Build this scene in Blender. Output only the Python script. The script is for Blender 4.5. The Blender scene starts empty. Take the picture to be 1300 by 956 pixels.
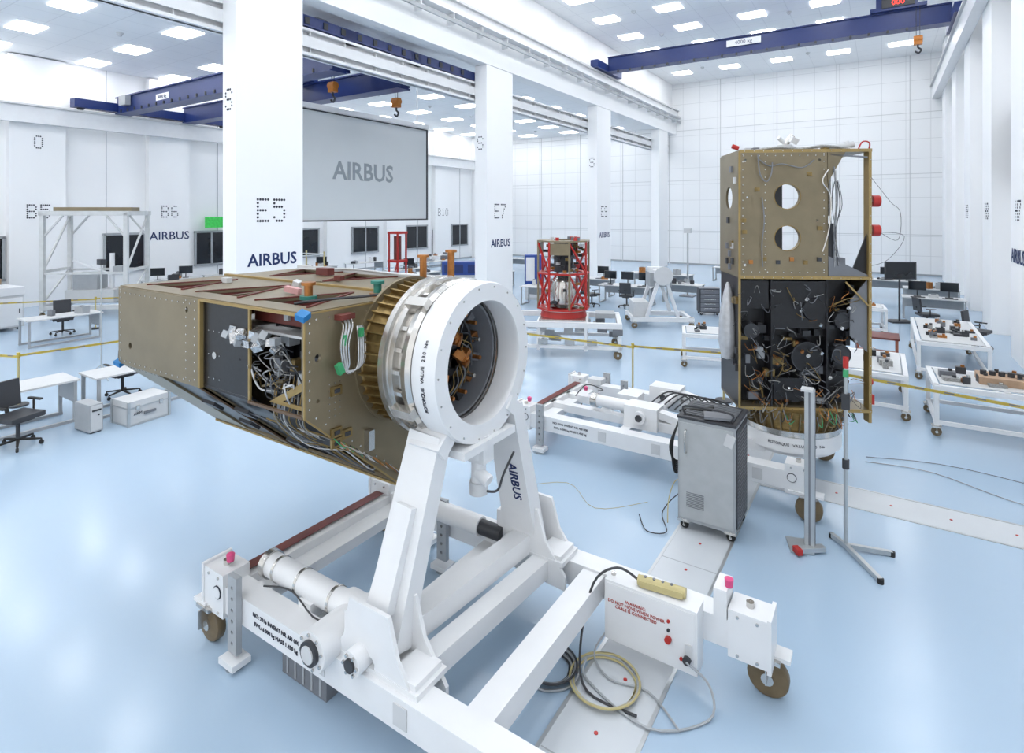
import bpy, math, random
from mathutils import Vector, Matrix
R=random.Random(7)
sc=bpy.context.scene
# ---------------------------------------------------------------- materials
_m={}
def mat(name,col,rough=.5,metal=0,var=.06,scale=6,bump=0,emit=0,brick=None,coat=0):
    if name in _m: return _m[name]
    m=bpy.data.materials.new(name); m.use_nodes=True; nt=m.node_tree; N=nt.nodes; L=nt.links
    b=N['Principled BSDF']; b.inputs['Roughness'].default_value=rough; b.inputs['Metallic'].default_value=metal
    if coat: b.inputs['Coat Weight'].default_value=coat; b.inputs['Coat Roughness'].default_value=.12
    tc=N.new('ShaderNodeTexCoord'); no=N.new('ShaderNodeTexNoise'); no.inputs['Scale'].default_value=scale; no.inputs['Detail'].default_value=4
    L.new(tc.outputs['Object'],no.inputs['Vector'])
    cr=N.new('ShaderNodeValToRGB'); cr.color_ramp.elements[0].position=.3; cr.color_ramp.elements[1].position=.7
    cr.color_ramp.elements[0].color=[c*(1-var) for c in col]+[1]; cr.color_ramp.elements[1].color=[min(1,c*(1+var)) for c in col]+[1]
    L.new(no.outputs['Fac'],cr.inputs['Fac']); out=cr.outputs['Color']
    if brick:
        bw,bh,mo,mc,rot=brick
        mp=N.new('ShaderNodeMapping'); mp.inputs['Rotation'].default_value=rot
        L.new(tc.outputs['Object'],mp.inputs['Vector'])
        br=N.new('ShaderNodeTexBrick'); br.offset=0; br.squash=1; br.inputs['Scale'].default_value=1
        br.inputs['Brick Width'].default_value=bw; br.inputs['Row Height'].default_value=bh; br.inputs['Mortar Size'].default_value=mo
        br.inputs['Mortar'].default_value=list(mc)+[1]; br.inputs['Mortar Smooth'].default_value=0
        L.new(mp.outputs[0],br.inputs['Vector']); L.new(out,br.inputs['Color1']); L.new(out,br.inputs['Color2'])
        out=br.outputs['Color']
    L.new(out,b.inputs['Base Color'])
    if bump:
        bp=N.new('ShaderNodeBump'); bp.inputs['Strength'].default_value=bump; bp.inputs['Distance'].default_value=.01
        L.new(no.outputs['Fac'],bp.inputs['Height']); L.new(bp.outputs[0],b.inputs['Normal'])
    if emit:
        b.inputs['Emission Color'].default_value=list(col)+[1]; b.inputs['Emission Strength'].default_value=emit
    _m[name]=m; return m
WALL=mat('wall_paint',(.88,.887,.895),.6,var=.01,scale=.5)
WALLG=mat('wall_panels',(.87,.88,.89),.5,var=.01,scale=.5,brick=(1.2,1.15,.014,(.70,.71,.72),(math.pi/2,0,0)))
CEIL=mat('ceiling_tiles',(.88,.89,.905),.7,var=.01,scale=.5,brick=(1.2,1.2,.014,(.76,.77,.79),(0,0,0)))
FLOOR=mat('epoxy_floor',(.385,.505,.635),.22,var=.03,scale=.35,coat=.2)
STRIP=mat('floor_duct_cover',(.56,.59,.62),.35,var=.03,scale=2)
WHITE=mat('white_paint',(.75,.76,.775),.32,var=.02,scale=4)
OFFW=mat('offwhite_plastic',(.58,.59,.60),.45,var=.03)
LGREY=mat('light_grey',(.36,.38,.40),.45)
GREY=mat('mid_grey',(.17,.18,.20),.5)
DARK=mat('dark_grey',(.036,.038,.044),.5)
BLACK=mat('black_cfrp',(.008,.008,.010),.38,var=.3,scale=30)
GOLD=mat('tan_sandwich_panel',(.235,.192,.122),.40,.5,var=.10,scale=3)
GOLDL=mat('panel_edge_gold',(.36,.255,.10),.45,.5,var=.1)
GOLDS=mat('gold_fluted',(.26,.18,.07),.35,.7,var=.25,scale=20)
COPPER=mat('copper_parts',(.45,.19,.06),.35,.8,var=.2,scale=20)
STEEL=mat('machined_steel',(.60,.585,.56),.22,.9,var=.08,scale=10)
ALU=mat('aluminium',(.50,.52,.53),.35,.7,var=.05)
NAVY=mat('crane_blue',(.010,.028,.14),.35,var=.05)
BLUE=mat('blue_panel',(.02,.065,.30),.4)
LBLUE=mat('blue_tape',(.01,.17,.43),.5)
RED=mat('red_paint',(.45,.02,.015),.4)
DRED=mat('dark_red_rib',(.13,.026,.02),.5,var=.2)
BROWN=mat('brown_rib',(.12,.075,.045),.5,var=.2)
ORANGE=mat('orange_hook',(.50,.17,.02),.4)
YEL=mat('yellow_tape',(.50,.38,.06),.5)
YPAD=mat('pendant_yellow',(.50,.43,.21),.5)
GREEN=mat('green_tape',(.05,.34,.14),.5)
PINK=mat('pink_cap',(.65,.07,.21),.5)
WOOD=mat('light_wood',(.43,.29,.19),.6,var=.15,scale=8)
WIRE=mat('wire_bundle',(.33,.33,.32),.4,.4,var=.3,scale=60)
RUB=mat('black_rubber',(.016,.016,.016),.7)
CAST=mat('brown_wheel',(.16,.115,.06),.5,var=.2)
GLASS=mat('dark_window_glass',(.012,.015,.02),.08,var=.2,scale=1)
SCREEN=mat('projection_screen',(.66,.685,.69),.8,var=.01,scale=1)
TXT=mat('print_dark',(.02,.023,.04),.6)
TXTG=mat('print_grey',(.30,.33,.35),.7)
TXTN=mat('print_navy',(.006,.02,.10),.6)
TXTR=mat('print_red',(.42,.05,.04),.6)
FOIL=mat('white_foil',(.52,.53,.55),.3,.3,var=.1,scale=14,bump=.8)
FOILS=mat('silver_foil',(.55,.55,.55),.25,.85,var=.3,scale=40,bump=1)
LAMP=mat('lamp_diffuser',(.99,.995,1),.5,var=0,emit=10)
GRSIGN=mat('green_sign',(.03,.36,.06),.5,emit=.4,var=.3,scale=9)
REDLED=mat('red_led',(1,.03,.02),.5,emit=2)
TEAL=mat('teal_cap',(.03,.20,.16),.5)
PBAG=mat('pink_bag',(.55,.30,.30),.6)
# ---------------------------------------------------------------- builder
def fr(o,x,y=(0,0,1)):
    x=Vector(x).normalized(); y=Vector(y).normalized(); z=x.cross(y)
    M=Matrix.Identity(4)
    for i in range(3): M[i][0]=x[i];M[i][1]=y[i];M[i][2]=z[i];M[i][3]=o[i]
    return M
FXP=((0,1,0),(0,0,1)); FYM=((1,0,0),(0,0,1)); FXM=((0,-1,0),(0,0,1))
DOT={'E':['11111','10000','10000','11110','10000','10000','11111'],'5':['11111','10000','11110','00001','00001','10001','01110'],
'7':['11111','00001','00010','00100','00100','01000','01000'],'9':['01110','10001','10001','01111','00001','00001','01110'],
'B':['11110','10001','10001','11110','10001','10001','11110'],'6':['01110','10000','10000','11110','10001','10001','01110'],
'1':['00100','01100','00100','00100','00100','00100','01110'],'0':['01110','10001','10001','10001','10001','10001','01110'],
'H':['10001','10001','10001','11111','10001','10001','10001'],'8':['01110','10001','10001','01110','10001','10001','01110'],
'S':['01110','10001','10000','01110','00001','10001','01110'],'O':['01110','10001','10001','10001','10001','10001','01110'],
'4':['00010','00110','01010','10010','11111','00010','00010']}
class G:
    def __init__(s,name,loc=(0,0,0),rz=0,bev=0):
        s.name=name;s.v=[];s.f=[];s.mi=[];s.mats=[];s.loc=loc;s.rz=rz;s.bev=bev;s.M=Matrix.Identity(4)
    def add(s,vs,fs,m,M=None):
        if m not in s.mats: s.mats.append(m)
        k=s.mats.index(m); T=s.M@M if M is not None else s.M
        o=len(s.v); s.v+=[T@Vector(v) for v in vs]; s.f+=[[i+o for i in f] for f in fs]; s.mi+=[k]*len(fs)
    def box(s,c,d,m,r=(0,0,0)):
        x,y,z=[q/2 for q in d]
        vs=[(-x,-y,-z),(x,-y,-z),(x,y,-z),(-x,y,-z),(-x,-y,z),(x,-y,z),(x,y,z),(-x,y,z)]
        fs=[(0,3,2,1),(4,5,6,7),(0,1,5,4),(1,2,6,5),(2,3,7,6),(3,0,4,7)]
        M=Matrix.Translation(c)@Matrix.Rotation(r[2],4,'Z')@Matrix.Rotation(r[1],4,'Y')@Matrix.Rotation(r[0],4,'X')
        s.add(vs,fs,m,M)
    def bb(s,x0,x1,y0,y1,z0,z1,m): s.box(((x0+x1)/2,(y0+y1)/2,(z0+z1)/2),(abs(x1-x0),abs(y1-y0),abs(z1-z0)),m)
    def beam(s,p,q,w,h,m,w2=None,h2=None,up=(0,0,1)):
        p=Vector(p);q=Vector(q);d=(q-p).normalized();u=Vector(up)
        if abs(d.dot(u))>.98: u=Vector((1,0,0))
        a=d.cross(u).normalized(); b=a.cross(d); w2=w2 or w; h2=h2 or h
        vs=[]
        for P,W,H in((p,w,h),(q,w2,h2)):
            for i,j in((-1,-1),(1,-1),(1,1),(-1,1)): vs.append(P+a*i*W/2+b*j*H/2)
        s.add(vs,[(0,3,2,1),(4,5,6,7),(0,1,5,4),(1,2,6,5),(2,3,7,6),(3,0,4,7)],m)
    def cyl(s,p,q,r,m,r2=None,n=20):
        s.lathe(p,Vector(q)-Vector(p),[(0,0),(0,r),((Vector(q)-Vector(p)).length,r if r2 is None else r2),((Vector(q)-Vector(p)).length,0)],m,n)
    def lathe(s,p,ax,prof,m,n=40,closed=False):
        p=Vector(p);d=Vector(ax).normalized();u=Vector((0,0,1)) if abs(d.z)<.9 else Vector((1,0,0))
        a=d.cross(u).normalized();b=a.cross(d);vs=[];fs=[];K=len(prof)
        idx=[]
        for (t,r) in prof:
            if r<1e-6: vs.append(p+d*t); idx.append([len(vs)-1]*n)
            else:
                st=len(vs)
                for i in range(n):
                    c=math.cos(2*math.pi*i/n);sn=math.sin(2*math.pi*i/n); vs.append(p+d*t+a*c*r+b*sn*r)
                idx.append(list(range(st,st+n)))
        rng=range(K) if closed else range(K-1)
        for k in rng:
            A=idx[k];B=idx[(k+1)%K]
            for i in range(n):
                j=(i+1)%n; f=[A[i],A[j],B[j],B[i]]; f=list(dict.fromkeys(f))
                if len(f)>2: fs.append(f)
        s.add(vs,fs,m)
    def tube(s,pts,r,m,n=6,sub=5):
        P=[Vector(p) for p in pts]
        if len(P)>2:
            Q=[P[0]]+P+[P[-1]];C=[]
            for i in range(1,len(Q)-2):
                for k in range(sub):
                    t=k/sub;a,b,c,d=Q[i-1],Q[i],Q[i+1],Q[i+2]
                    C.append(.5*((2*b)+(c-a)*t+(2*a-5*b+4*c-d)*t*t+(3*b-a-3*c+d)*t**3))
            C.append(P[-1]);P=C
        vs=[];fs=[];a=None
        for i,p in enumerate(P):
            d=(P[min(i+1,len(P)-1)]-P[max(i-1,0)])
            d=d.normalized() if d.length>1e-9 else Vector((0,0,1))
            if a is None:
                a=d.cross(Vector((0,0,1)))
                if a.length<.1:a=d.cross(Vector((1,0,0)))
            a=(a-d*a.dot(d)).normalized();b=d.cross(a)
            for k in range(n): vs.append(p+a*math.cos(2*math.pi*k/n)*r+b*math.sin(2*math.pi*k/n)*r)
        for i in range(len(P)-1):
            for k in range(n): fs.append((i*n+k,i*n+(k+1)%n,(i+1)*n+(k+1)%n,(i+1)*n+k))
        fs.append(tuple(range(n)));fs.append(tuple(range(len(vs)-n,len(vs))))
        s.add(vs,fs,m)
    def curveobj(s,cu,M,m):
        ob=bpy.data.objects.new('tmp',cu); bpy.context.collection.objects.link(ob)
        bpy.context.view_layer.update()
        me=bpy.data.meshes.new_from_object(ob.evaluated_get(bpy.context.evaluated_depsgraph_get()))
        s.add([v.co.copy() for v in me.vertices],[tuple(p.vertices) for p in me.polygons],m,M)
        bpy.data.objects.remove(ob); bpy.data.meshes.remove(me); bpy.data.curves.remove(cu)
    def plate(s,out,holes,t,M,m):
        cu=bpy.data.curves.new('tmp','CURVE');cu.dimensions='2D';cu.fill_mode='BOTH';cu.extrude=t/2
        H=[]
        for h in holes:
            if len(h)==3 and not hasattr(h[0],'__len__'):
                H.append([(h[0]+h[2]*math.cos(i*math.pi/14),h[1]+h[2]*math.sin(i*math.pi/14)) for i in range(28)])
            else: H.append(h)
        for poly in [out]+H:
            sp=cu.splines.new('POLY');sp.points.add(len(poly)-1)
            for i,p in enumerate(poly): sp.points[i].co=(p[0],p[1],0,1)
            sp.use_cyclic_u=True
        s.curveobj(cu,M,m)
    def text(s,t,size,M,m,align='CENTER',bold=0):
        cu=bpy.data.curves.new('tmp','FONT');cu.body=t;cu.size=size;cu.align_x=align;cu.align_y='CENTER';cu.extrude=.002;cu.offset=bold;cu.resolution_u=2
        s.curveobj(cu,M,m)
    def dots(s,t,h,M,m):
        st=h/6.5; sx=st*.8; w=(len(t)*6.4-1.4)*sx
        for ci,ch in enumerate(t):
            for r,row in enumerate(DOT[ch]):
                for c,b in enumerate(row):
                    if b=='1':
                        x=-w/2+(ci*6.4+c+.5)*sx;y=(3-r)*st
                        s.lathe(M@Vector((x,y,0)),M.to_3x3()@Vector((0,0,1)),[(0,st*.36),(.006,st*.36),(.006,0)],m,8)
    def caster(s,x,y,r=.15,w=.08,top=.34,dirx=True,m=None):
        d=Vector((0,1,0)) if dirx else Vector((1,0,0)); c=Vector((x,y,r))
        s.lathe(c-d*w/2,d,[(0,0),(0,r*.55),(.008,r*.95),(.02,r),(w-.02,r),(w-.008,r*.95),(w,r*.55),(w,0)],m or CAST,24)
        s.cyl(c-d*(w/2+.02),c+d*(w/2+.02),r*.3,STEEL,n=12)
        for q in(-1,1):
            s.beam(c+d*q*(w/2+.015),Vector((x,y,top-.02))+d*q*(w/2+.015),.01 if dirx else r*.9,r*.9 if dirx else .01,STEEL,up=(0,1,0))
        s.box((x,y,top-.015),(w+.1,w+.1,.03),STEEL)
    def done(s):
        me=bpy.data.meshes.new(s.name);me.from_pydata([tuple(v) for v in s.v],[],s.f)
        for m in s.mats: me.materials.append(m)
        me.polygons.foreach_set('material_index',s.mi);me.validate()
        import bmesh
        bm=bmesh.new();bm.from_mesh(me);bmesh.ops.recalc_face_normals(bm,faces=bm.faces);bm.to_mesh(me);bm.free()
        me.polygons.foreach_set('use_smooth',[True]*len(me.polygons));me.set_sharp_from_angle(angle=math.radians(32));me.update()
        ob=bpy.data.objects.new(s.name,me);ob.location=s.loc;ob.rotation_euler[2]=s.rz
        bpy.context.collection.objects.link(ob)
        if s.bev:
            b=ob.modifiers.new('bevel','BEVEL');b.width=s.bev;b.segments=2;b.limit_method='ANGLE';b.angle_limit=math.radians(50);b.harden_normals=True
        return ob
def simple(name,x0,x1,y0,y1,z0,z1,m):
    g=G(name);g.bb(x0,x1,y0,y1,z0,z1,m);return g.done()
# ---------------------------------------------------------------- room shell
U=4.96; XL=-28.4; XE=-12.5; XR=3.4; YB=41; ZL=9.9; ZR=13.0
simple('floor',XL-.4,XR+.4,-9,YB+.4,-.2,0,FLOOR)
simple('wall_back',XL-.3,XR+.3,YB,YB+.3,0,ZR,WALLG)
g=G('wall_left');g.bb(XL-.3,XL,-9,YB,0,ZL,WALL)
for k in range(-1,7):
    yc=8.6+U*k; g.bb(XL,XL+.35,yc-.9,yc+.9,0,ZL-.05,WALL)
    lab={-1:'B4',0:'B5',1:'B6',4:'B9',5:'B10'}.get(k)
    if lab: g.dots(lab,.55,fr((XL+.352,yc,3.75),*FXP),TXT)
g.dots('O',.5,fr((XL+.352,8.6,6.5),*FXP),TXT)
g.text('AIRBUS',.55,fr((XL+.36,8.6+U,2.6),*FXP),TXTN,bold=.004)
for k in range(-1,7):
    yc=8.6+U*(k+.5); g.bb(XL,XL+.02,yc-.01,yc+.01,0,ZL,LGREY)
g.done()
g=G('wall_right');g.bb(XR,XR+.3,-2,YB,0,ZR,WALL)
for k in range(-1,7):
    yc=8.5+U*k; g.bb(2.8,XR,yc-.9,yc+.9,0,ZR-.05,WALL)
    if k in(2,3,4):g.dots('H'+str(5+k),.5,fr((2.797,yc,3.75),*FXM),TXT)
g.text('AIRBUS',.5,fr((2.79,8.5+2*U,2.6),*FXM),TXTN,bold=.006)
g.done()
simple('ceiling',XL-.3,XE-.4,-9,YB,ZL,ZL+.3,CEIL)
simple('ceiling.001',XE-.4,XR+.3,-9,YB,ZR,ZR+.3,CEIL)
g=G('trim_1')
x=XL+1
while x<XR:
    g.bb(x-.02,x+.02,YB-.03,YB,0,ZR if x>XE else ZL,OFFW); x+=3.6
for z in(2.4,6.0,9.6): g.bb(XL,XR,YB-.025,YB,z-.015,z+.015,OFFW)
g.done()
g=G('crane_runway_beam')
g.bb(XE-.55,XE+.02,-9,YB,9.32,10.5,WALL); g.bb(XE-.45,XE-.3,-9,YB,10.5,ZR,WALL)
g.bb(XE-.4,XE+.35,-9,YB,10.5,10.62,WHITE);g.bb(XE-.02,XE+.1,-9,YB,10.62,11.0,WHITE);g.bb(XE-.1,XE+.22,-9,YB,11.0,11.08,OFFW)
y=-8
while y<YB: g.bb(XE+.02,XE+.3,y,y+.05,10.1,10.5,WHITE); y+=1.65
g.bb(XE+.3,XE+.36,-9,YB,10.15,10.28,LGREY)
g.done()
g=G('crane_runway_beam')
g.bb(-13.45,-13.1,-9,YB,8.0,8.08,WHITE);g.bb(-13.32,-13.23,-9,YB,8.0,8.65,WHITE);g.bb(-13.5,-13.06,-9,YB,8.65,8.72,WHITE);g.bb(-13.09,-13.05,-9,YB,8.2,8.5,WHITE)
y=-8
while y<YB: g.bb(-13.42,-13.12,y,y+.03,8.08,8.65,WHITE); y+=1.2
g.done()
g=G('crane_runway_beam')
g.bb(XL+.36,XL+.7,-9,YB,7.2,7.85,WHITE);g.bb(XL+.36,XL+.8,-9,YB,7.85,7.92,OFFW);g.done()
g=G('crane_runway_beam')
g.bb(2.45,2.79,-2,YB,10.3,11.0,WHITE);g.bb(2.35,2.79,-2,YB,11.0,11.08,OFFW);g.done()
for i,n in((-1,''),(0,'E5'),(1,'E7'),(2,'E9'),(3,'')):
    yc=8.4+9.92*i
    g=G('column',bev=.015);g.bb(XE-.55,XE,yc-.9,yc+.9,0,9.31,WALL)
    if n:
        g.dots(n,.56,fr((XE,yc,3.76),*FXP),TXT)
        g.dots('S',.5,fr((XE-.3,yc-.9,6.35 if i else 6.35),*FYM),TXT)
        g.text('AIRBUS',.41,fr((XE+.004,yc+.05,2.5 if i else 2.55),*FXP),TXTN,bold=.008)
    g.done()
g=G('ceiling_lamps')
for x in(-27.3,-23.9,-20.2,-16.5):
    y=-5.8
    while y<40: g.bb(x-.6,x+.6,y-.4,y+.4,ZL-.03,ZL-.002,LAMP); y+=3.2
g.done()
g=G('ceiling_lamps')
for x in(-11.1,-8.1,-5.1,-2.1,.9):
    y=-5.6
    while y<40: g.bb(x-.55,x+.55,y-.42,y+.42,ZR-.03,ZR-.002,LAMP); y+=3.1
g.done()
g=G('ceiling_sprinklers')
for x in(-22,-18.3,-9.6,-3.6):
    for y in range(1,38,4):
        zc=ZL if x<XE else ZR
        g.cyl((x,y,zc),(x,y,zc-.12),.12,OFFW,.05,12)
g.done()
for i,(y0,y1) in enumerate([(-.5,2.6),(4.9,7.6),(11.0,12.6),(14.9,16.5),(19.8,22.2),(24.8,27.0),(29.7,31.9),(34.8,36.8)]):
    g=G('window_%d'%(i+1));X=XL+.02
    g.bb(X-.02,X+.03,y0,y1,1.1,2.75,GLASS)
    for z in(1.1,2.75): g.bb(X,X+.08,y0-.06,y1+.06,z-.05,z+.05,LGREY)
    for q in(y0,(y0+y1)/2,y1): g.bb(X,X+.08,q-.04,q+.04,1.1,2.75,LGREY)
    g.done()
g=G('window_9');g.bb(XR-.05,XR,20.2,22.45,4.6,6.6,GLASS);g.bb(XR-.08,XR,20.1,22.48,6.6,6.7,GREY);g.bb(XR-.08,XR,20.1,22.48,4.5,4.6,GREY);g.done()
X=XL+.005
g=G('door_1');g.bb(X,X+.06,32.6,33.4,0,2.3,GLASS);g.bb(X,X+.1,32.5,32.6,0,2.4,LGREY);g.bb(X,X+.1,33.4,33.5,0,2.4,LGREY);g.bb(X,X+.1,32.5,33.5,2.3,2.4,LGREY);g.done()
g=G('exit_sign');g.bb(XL+.36,XL+.42,15.2,16.2,2.95,3.5,GRSIGN);g.bb(XL,XL+.4,15.6,15.7,3.1,3.3,LGREY);g.done()
simple('baseboard_left',XL,XL+.02,-9,YB,0,.1,LGREY)
simple('baseboard_back',XL,XR,YB-.02,YB,0,.1,LGREY)
simple('baseboard_right',XR-.02,XR,-2,YB,0,.1,LGREY)
g=G('floor_duct_cover')
g.bb(-2.0,-1.4,-8,12.2,0,.004,STRIP)
for x in(-2.0,-1.4): g.bb(x-.015,x+.015,-8,12.2,0,.006,ALU)
g.bb(-1.4,XR,8.3,8.9,0,.004,STRIP)
for y in(8.3,8.9): g.bb(-1.38,XR,y-.015,y+.015,0,.006,ALU)
for k in range(14): g.bb(-1.98,-1.42,-7+1.3*k,-6.99+1.3*k,0,.005,LGREY)
for k in range(30):
    y=-4+.55*k; g.cyl((-1.7,y,0),(-1.7,y,.008),.016,RED,n=8)
for k in range(8): g.cyl((-1.1+.6*k,8.6,0),(-1.1+.6*k,8.6,.008),.016,RED,n=8)
g.done()
# ---------------------------------------------------------------- cranes
def hook(g,x,y,z0,z1):
    for q in(-.06,.06): g.cyl((x+q,y,z0),(x+q,y,z1),.012,DARK,n=6)
    g.box((x,y,z1-.1),(.28,.2,.34),ORANGE); g.cyl((x-.15,y,z1-.05),(x+.15,y,z1-.05),.13,ORANGE,n=14)
    g.tube([(x,y,z1-.27),(x,y,z1-.38),(x+.1,y,z1-.48),(x+.02,y,z1-.6),(x-.1,y,z1-.52)],.035,DARK)
g=G('overhead_crane',bev=.01)
for y in(11.4,14.2):
    g.bb(-27.6,-13.65,y-.22,y+.22,7.97,8.6,NAVY); g.bb(-27.6,-13.65,y-.3,y+.3,8.6,8.65,NAVY);g.bb(-27.6,-13.65,y-.3,y+.3,7.92,7.97,NAVY)
    g.bb(-14.2,-13.1,y-.25,y+.25,8.65,9.05,NAVY)
g.bb(-27.92,-27.48,9.6,16.3,8.02,8.38,NAVY)
for y in(9.9,15.9): g.cyl((-27.8,y,8.04),(-27.6,y,8.04),.12,DARK)
g.bb(-13.5,-13.1,9.6,17.6,8.78,9.08,NAVY)
for y in(9.9,12.8,16.9): g.cyl((-13.4,y,8.85),(-13.2,y,8.85),.12,DARK)
for k in range(12): g.bb(-13.1,-13.07,9.8+.62*k,9.95+.62*k,8.84,9.02,DARK)
for (xc,yc2,zz) in((-14.6,11.9,9.0),(-14.4,15.4,8.85),(-18.6,12.8,8.75)):
    g.bb(xc-.7,xc+.7,yc2-1.2,yc2+1.2,zz-.1,zz,NAVY)
    for yy in(-.7,.5):
        g.bb(xc-.5,xc+.5,yc2+yy-.4,yc2+yy+.4,zz,zz+.3,NAVY); g.cyl((xc-.65,yc2+yy,zz+.25),(xc+.65,yc2+yy,zz+.25),.2,DARK)
    g.bb(xc+.4,xc+.7,yc2-1.1,yc2-.8,zz,zz+.45,GREY)
hook(g,-15.6,12.8,8.65,8.05);hook(g,-15.0,15.2,8.75,7.85)
g.bb(-15.8,-14.2,15.0,15.4,8.65,8.75,NAVY)
g.bb(-15.2,-14.6,15.0,15.5,8.3,8.65,NAVY);g.bb(-16,-15.2,12.4,13.2,8.45,8.75,NAVY)
g.bb(-24.2,-23.2,11.17,11.175,8.15,8.4,WHITE);g.text('4000 kg',.2,fr((-23.7,11.165,8.27),*FYM),TXTN)
g.bb(-26.9,-26.3,10.95,11.15,8.2,8.6,LGREY)
for k in range(22): g.box((-27+.6*k,11.08,8.0),(.06,.05,.12),DARK)
g.done()
g=G('overhead_crane',bev=.01)
y=28.1
g.bb(-12.1,2.3,y-.25,y+.25,11.18,11.85,NAVY);g.bb(-12.1,2.3,y-.32,y+.32,11.85,11.9,NAVY);g.bb(-12.1,2.3,y-.32,y+.32,11.13,11.18,NAVY)
for x in(-12.28,2.45): g.bb(x-.2,x+.2,y-1.6,y+1.6,11.12,11.5,NAVY)
g.bb(-.4,1.5,y-.5,y+.5,11.9,12.05,NAVY);g.bb(-.2,1.2,y-.4,y+.4,12.05,12.5,NAVY);g.bb(0,1.1,y-.55,y-.5,12.0,12.35,DARK)
g.text('000',.3,fr((.55,y-.56,12.17),*FYM),REDLED)
hook(g,1.2,y-.6,11.9,10.6)
g.bb(-6.1,-4.6,y-.34,y-.3,11.45,11.75,WHITE);g.text('4000 kg',.24,fr((-5.35,y-.345,11.6),*FYM),TXTN)
for k in range(20): g.box((-11.5+.65*k,y-.35,11.08),(.08,.05,.12),DARK)
g.done()
g=G('projection_screen')
g.bb(-17.05,-17,12.1,19.1,3.42,7.35,SCREEN)
for a in((12.05,12.13,3.4,7.38),(19.08,19.16,3.4,7.38)): g.bb(-17.06,-16.97,a[0],a[1],a[2],a[3],DARK)
for z in(3.38,7.34): g.bb(-17.06,-16.97,12.05,19.16,z,z+.05,DARK)
g.bb(-17.2,-16.95,12.0,19.2,7.42,7.6,WHITE)
for y in(12.6,18.6): g.cyl((-17.1,y,7.6),(-17.1,y,ZL),.03,OFFW,n=8)
g.text('AIRBUS',.95,fr((-16.995,15.5,5.25),*FXP),TXTG,bold=.02)
g.done()
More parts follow.
